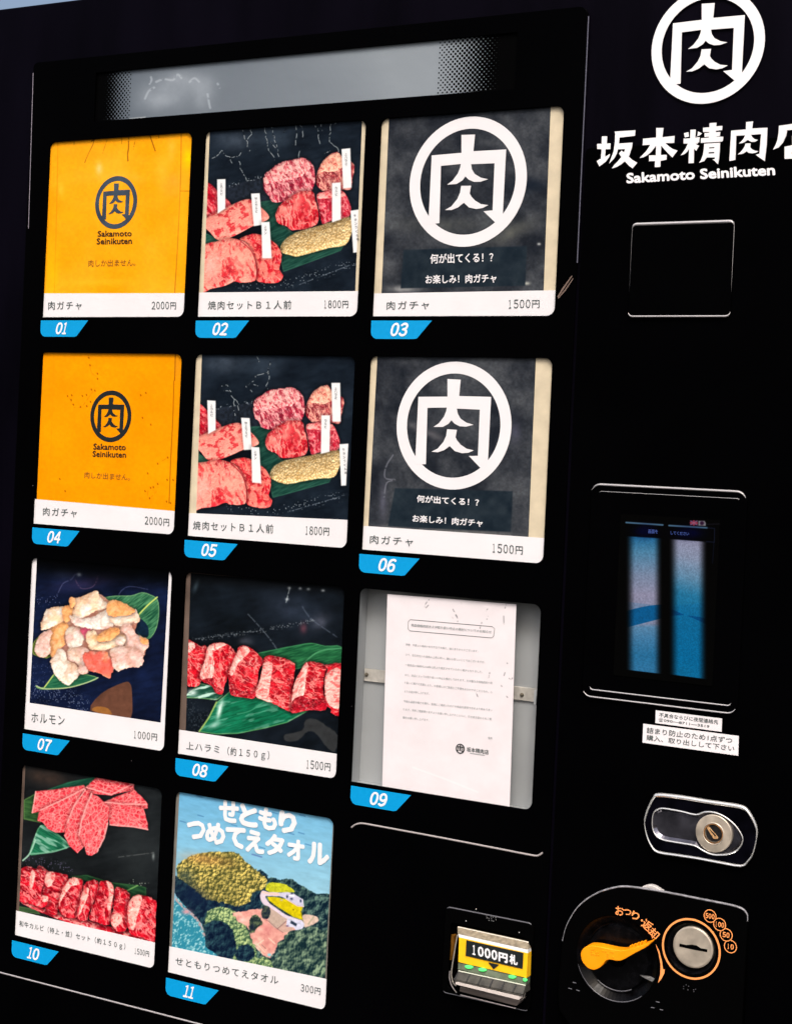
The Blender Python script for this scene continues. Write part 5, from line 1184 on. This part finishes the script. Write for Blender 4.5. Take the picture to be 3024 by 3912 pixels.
def black_extra(s, em, ta, tb):
    def f(e_):
        c, r = fitcircle(s, *em, DEP)
        emblem('printed_emblem', c, r, DEP + .0001, M_PAPER, e_, .815)
        link('printed_slogan', text_mesh([T(s, '何が出てくる！？', *ta, .022, dep=DEP)], DEP - .0001), M_PAPER, e_); link('printed_slogan', text_mesh([T(s, 'お楽しみ！肉ガチャ', *tb, .022, dep=DEP)], DEP - .0001), M_PAPER, e_)
    return f
card('C3', 'mottled dark grey card with big white round emblem and beige right strip in window 03', M_BEIGE, [(211,170),(1450,80),(1395,1510),(153,1530)],
     lambda b: art_black('C3', b, [(322,1195),(1268,1165),(1255,1470),(300,1490)], 3, [(620, 1000, 330, 60, (96, 98, 92), .4), (1150,1060,180,60,(110,110,100),.5,-25), (1280,700,120,50,(20,28,40),.9), (330,1495,130,30,(150,150,150),.8), (1265,1452,24,12,(190,190,180),.9), (1360,1150,14,10,(190,190,190),.8), (800,240,200,40,(90,92,98),.4)]),
     [(60,1530),(1540,1504),(1540,1740),(60,1740)], [('肉ガチャ', (195,1655), (520,1650), (196,1590), .0), (fw('1500') + '円', (1118,1645), (1375,1640), (1118,1578), .0)],
     extra=black_extra('C3', ((371,690),(1266,640),(860,168),(785,1173)), ((530,1300),(1010,1288),(530,1228)), ((493,1455),(1035,1446),(493,1390))))
card('C6', 'near-black creased card with big white round emblem and beige right strip in window 06', M_BEIGE, [(207,40),(1452,42),(1392,1475),(135,1385)],
     lambda b: art_black('C6', b, [(345,1080),(1270,1105),(1255,1425),(290,1380)], 5, [(600,640,200,30,(120,116,120),.5,25), (250,1180,30,160,(96,96,112),.6), (900,1430,360,24,(120,120,118),.7,3), (1290,640,40,90,(80,80,100),.5), (330,1385,100,20,(120,120,120),.6)], [(330,820),(275,910),(268,1000),(345,1015),(280,1040),(260,1150)]),
     [(55,1374),(1540,1474),(1540,1720),(50,1610)], [('肉ガチャ', (150,1515), (488,1538), (152,1448), .0), (fw('1500') + '円', (1100,1585), (1358,1603), (1102,1515), .0)],
     extra=black_extra('C6', ((356,600),(1264,560),(825,88),(800,1090)), ((518,1190),(1003,1222),(520,1135)), ((484,1345),(1033,1385),(487,1290))))
card('C7', 'card of white and orange offal pieces on green leaves, white margins, in window 07', M_PAPER, [(216,60),(1545,200),(1458,1742),(140,1542)], lambda b: art_offal(b), [(60,1540),(140,1543),(1458,1742),(1520,1750),(1520,2080),(40,1880)],
     [('ホルモン', (162,1735), (495,1768), (164,1640), .0), (fw('1000') + '円', (1182,1898), (1435,1925), (1184,1822), .0)])
card('C8', 'card with a diagonal row of marbled beef blocks on green leaves in window 08', M_BROWN, [(213,70),(1640,190),(1565,1745),(166,1530)], lambda b: art_skirt(b), [(70,1508),(1570,1738),(1570,2010),(60,1790)],
     [('上ハラミ', (175,1690), (478,1728), (177,1622), .0), ('（約１５０ｇ）', (552,1760), (938,1802), (556,1668), .0), (fw('1500') + '円', (1270,1868), (1508,1895), (1272,1790), .0)])
card('C10', 'card with fanned pink beef slices above a row of red beef strips in window 10', M_BROWN, [(207,70),(1320,270),(1262,1545),(155,1275)], lambda b: art_kalbi(b), [(100,1260),(1270,1530),(1270,1790),(90,1520)],
     [('和牛カルビ（特上・並）セット（約１５０ｇ）', (158,1400), (1015,1590), (160,1345), .0), (fw('1500') + '円', (1085,1615), (1212,1640), (1087,1568), .0)])
def towel_extra(e_):
    its = []
    for ch, x0_, y0_, x1_, y1_ in (('せ',562,178,722,382),('と',745,218,890,418),('も',915,248,1065,450),('り',1098,282,1238,478),('つ',275,362,425,536),('め',440,378,602,580),('て',622,418,782,612),('え',800,448,950,655),('タ',975,482,1130,680),('オ',1170,530,1310,722),('ル',1355,556,1530,765)):
        sl = .165; w_ = x1_ - x0_; hh = (y1_ - y0_) - w_ * sl
        its.append((ch, (x0_, y1_ - w_ * sl), (x1_, y1_), (x0_ + 3, y1_ - w_ * sl - hh), .052))
    for a_ in (its[:4], its[4:]): link('title_lettering', text_mesh([T('C11', *t, dep=DEP) for t in a_], DEP - .0001, 2), M_WHITE, e_)
card('C11', 'card with an aerial view of a wooded headland and blue sea in window 11', M_GREYP, [(202,80),(1575,330),(1500,1800),(130,1500)], lambda b: art_island(b), [(85,1483),(1535,1785),(1535,2070),(70,1740)],
     [('せともりつめてえタオル', (168,1650), (1085,1828), (170,1582), .0), (fw('300') + '円', (1282,1888), (1470,1925), (1284,1822), .0)], extra=towel_extra)

# window 09: a printed notice in front of the grey tray
x0, z0, x1, z1 = WIN['C9']
e9 = empty('notice_sheet', ((x0 + x1) / 2, .004, z0), 'white printed notice sheet hanging before the grey tray in window 09', 'notice')
q9 = PP('C9', [(369,102),(1381,183),(1328,1790),(328,1625)], DEP + .001); b9 = box_of(q9)
cv = Canvas('C9', b9, DEP + .001, (228, 220, 224))
cv.img = cv.img * (.975 + .05 * fbm(cv.X, cv.Y, 130, 2)[..., None])
for q in ([(695,145),(668,180),(655,215)], [(690,190),(672,210)], [(948,172),(948,190)], [(884,222),(905,265),(925,300),(920,318)], [(876,280),(886,308)], [(905,262),(915,280)], [(1160,215),(1142,238)], [(1158,278),(1150,300)], [(1300,180),(1292,215)], [(1282,275),(1284,335)], [(1110,325),(1108,332)], [(1098,355),(1096,372)], [(1195,660),(1215,678)], [(1300,640),(1312,648)], [(1245,685),(1258,690)], [(1172,720),(1170,735),(1162,760)], [(1292,720),(1284,745)], [(1325,765),(1342,772),(1358,755)], [(1260,820),(1268,828)], [(1068,880),(1078,912)], [(1305,905),(1312,915)]):
    cv.line(q, 4, (80, 82, 86), .7, .50)
cv.line([(570,1465),(820,1555),(1080,1660)], 10, (240, 234, 236), .5)
cv.soften(1)
me = flat_mesh([q9], DEP + .001, .0003); uv_print(me, b9); link('sheet', me, print_mat('print_notice', cv.image('print_notice')), e9)
ink9 = [('商品価格改定および取り扱い中止の検討についてのお知らせ', (552,356), (1182,412), (554,334), .004)]
for s_, xa, ya, xb, yb in (('拝啓　平素より格別のお引き立てを賜り、誠にありがとうございます。', 510,508,1078,562), ('さて、取引先仕入れ価格の上昇に伴い、誠に心苦しいことではございますが、', 508,588,1132,648), ('一部商品の価格を2024年12月より改定させていただく運びとなりました。', 505,668,1112,725),
    ('また、商品によっては取り扱いの中止も検討しております。たび重なる価格改定や取', 503,748,1190,812), ('り扱いに関する変更により、お客様にはご負担とご不便をおかけすることとなり、心', 500,808,1192,884), ('よりお詫び申し上げます。', 497,876,695,896),
    ('今後も品質や魅力を保ち、皆様にご満足いただける商品を提供できるよう努めてまい', 493,954,1190,1026), ('ります。何卒ご理解賜りますようお願い申し上げるとともに、引き続き変わらぬご愛', 490,1018,1184,1096), ('顧をお願い申し上げます。', 487,1082,692,1104), ('敬具', 1156,1243,1190,1246)):
    ink9.append((s_, (xa, ya), (xb, yb), (xa + 1, ya - 19), .0))
for t in ink9: link('notice_line', text_mesh([T('C9', *t, dep=DEP)], DEP + .0007, 1), M_INKS, e9)
bx9 = PP('C9', [(530,320),(545,303),(1190,358),(1208,374),(1200,432),(1186,447),(545,392),(528,378)], DEP)
link('title_box', sweep(bx9, .00022, .0001, DEP + .0008), M_INK, e9)
c, r = fitcircle('C9', (903,1318),(973,1322),(938,1280),(938,1358), DEP)
emblem('printed_emblem', c, r, DEP + .0006, M_BLACKINK, e9, .80)
link('printed_shop_name', text_mesh([T('C9', '坂本精肉店', (988,1340), (1160,1366), (990,1304), .012, dep=DEP)], DEP + .0007), M_INK, e9)
link('printed_underline', flat_mesh([PP('C9', q, DEP) for q in ([(1015,1352),(1130,1369),(1130,1374),(1015,1357)],)], DEP + .0007, .0001), M_INKS, e9)
# rail with bolts at the back of tray 09
TD = .0215
ry0 = P('C9', 230, 690, TD)[1]; ry1 = P('C9', 230, 790, TD)[1]
rail = link('tray_rail', curve_mesh([[(x0 - .003, ry1), (x1 + .003, ry1), (x1 + .003, ry0), (x0 - .003, ry0)]], TD, .0238, .0004), mat('pale_rail', (.42, .40, .37), .45, .5, noise=.25, nscale=120), TR['C9'])
for q in ((205, 735), (1425, 895)):
    dots('rail_bolt', 'C9', [q], .0020, TD - .0001, M_BOLT, rail)
link('tray_bracket', curve_mesh([PP('C9', [(1522,855),(1542,857),(1535,975),(1515,970)], .006)], .006, .014, .0003), M_TRAY, TR['C9'])
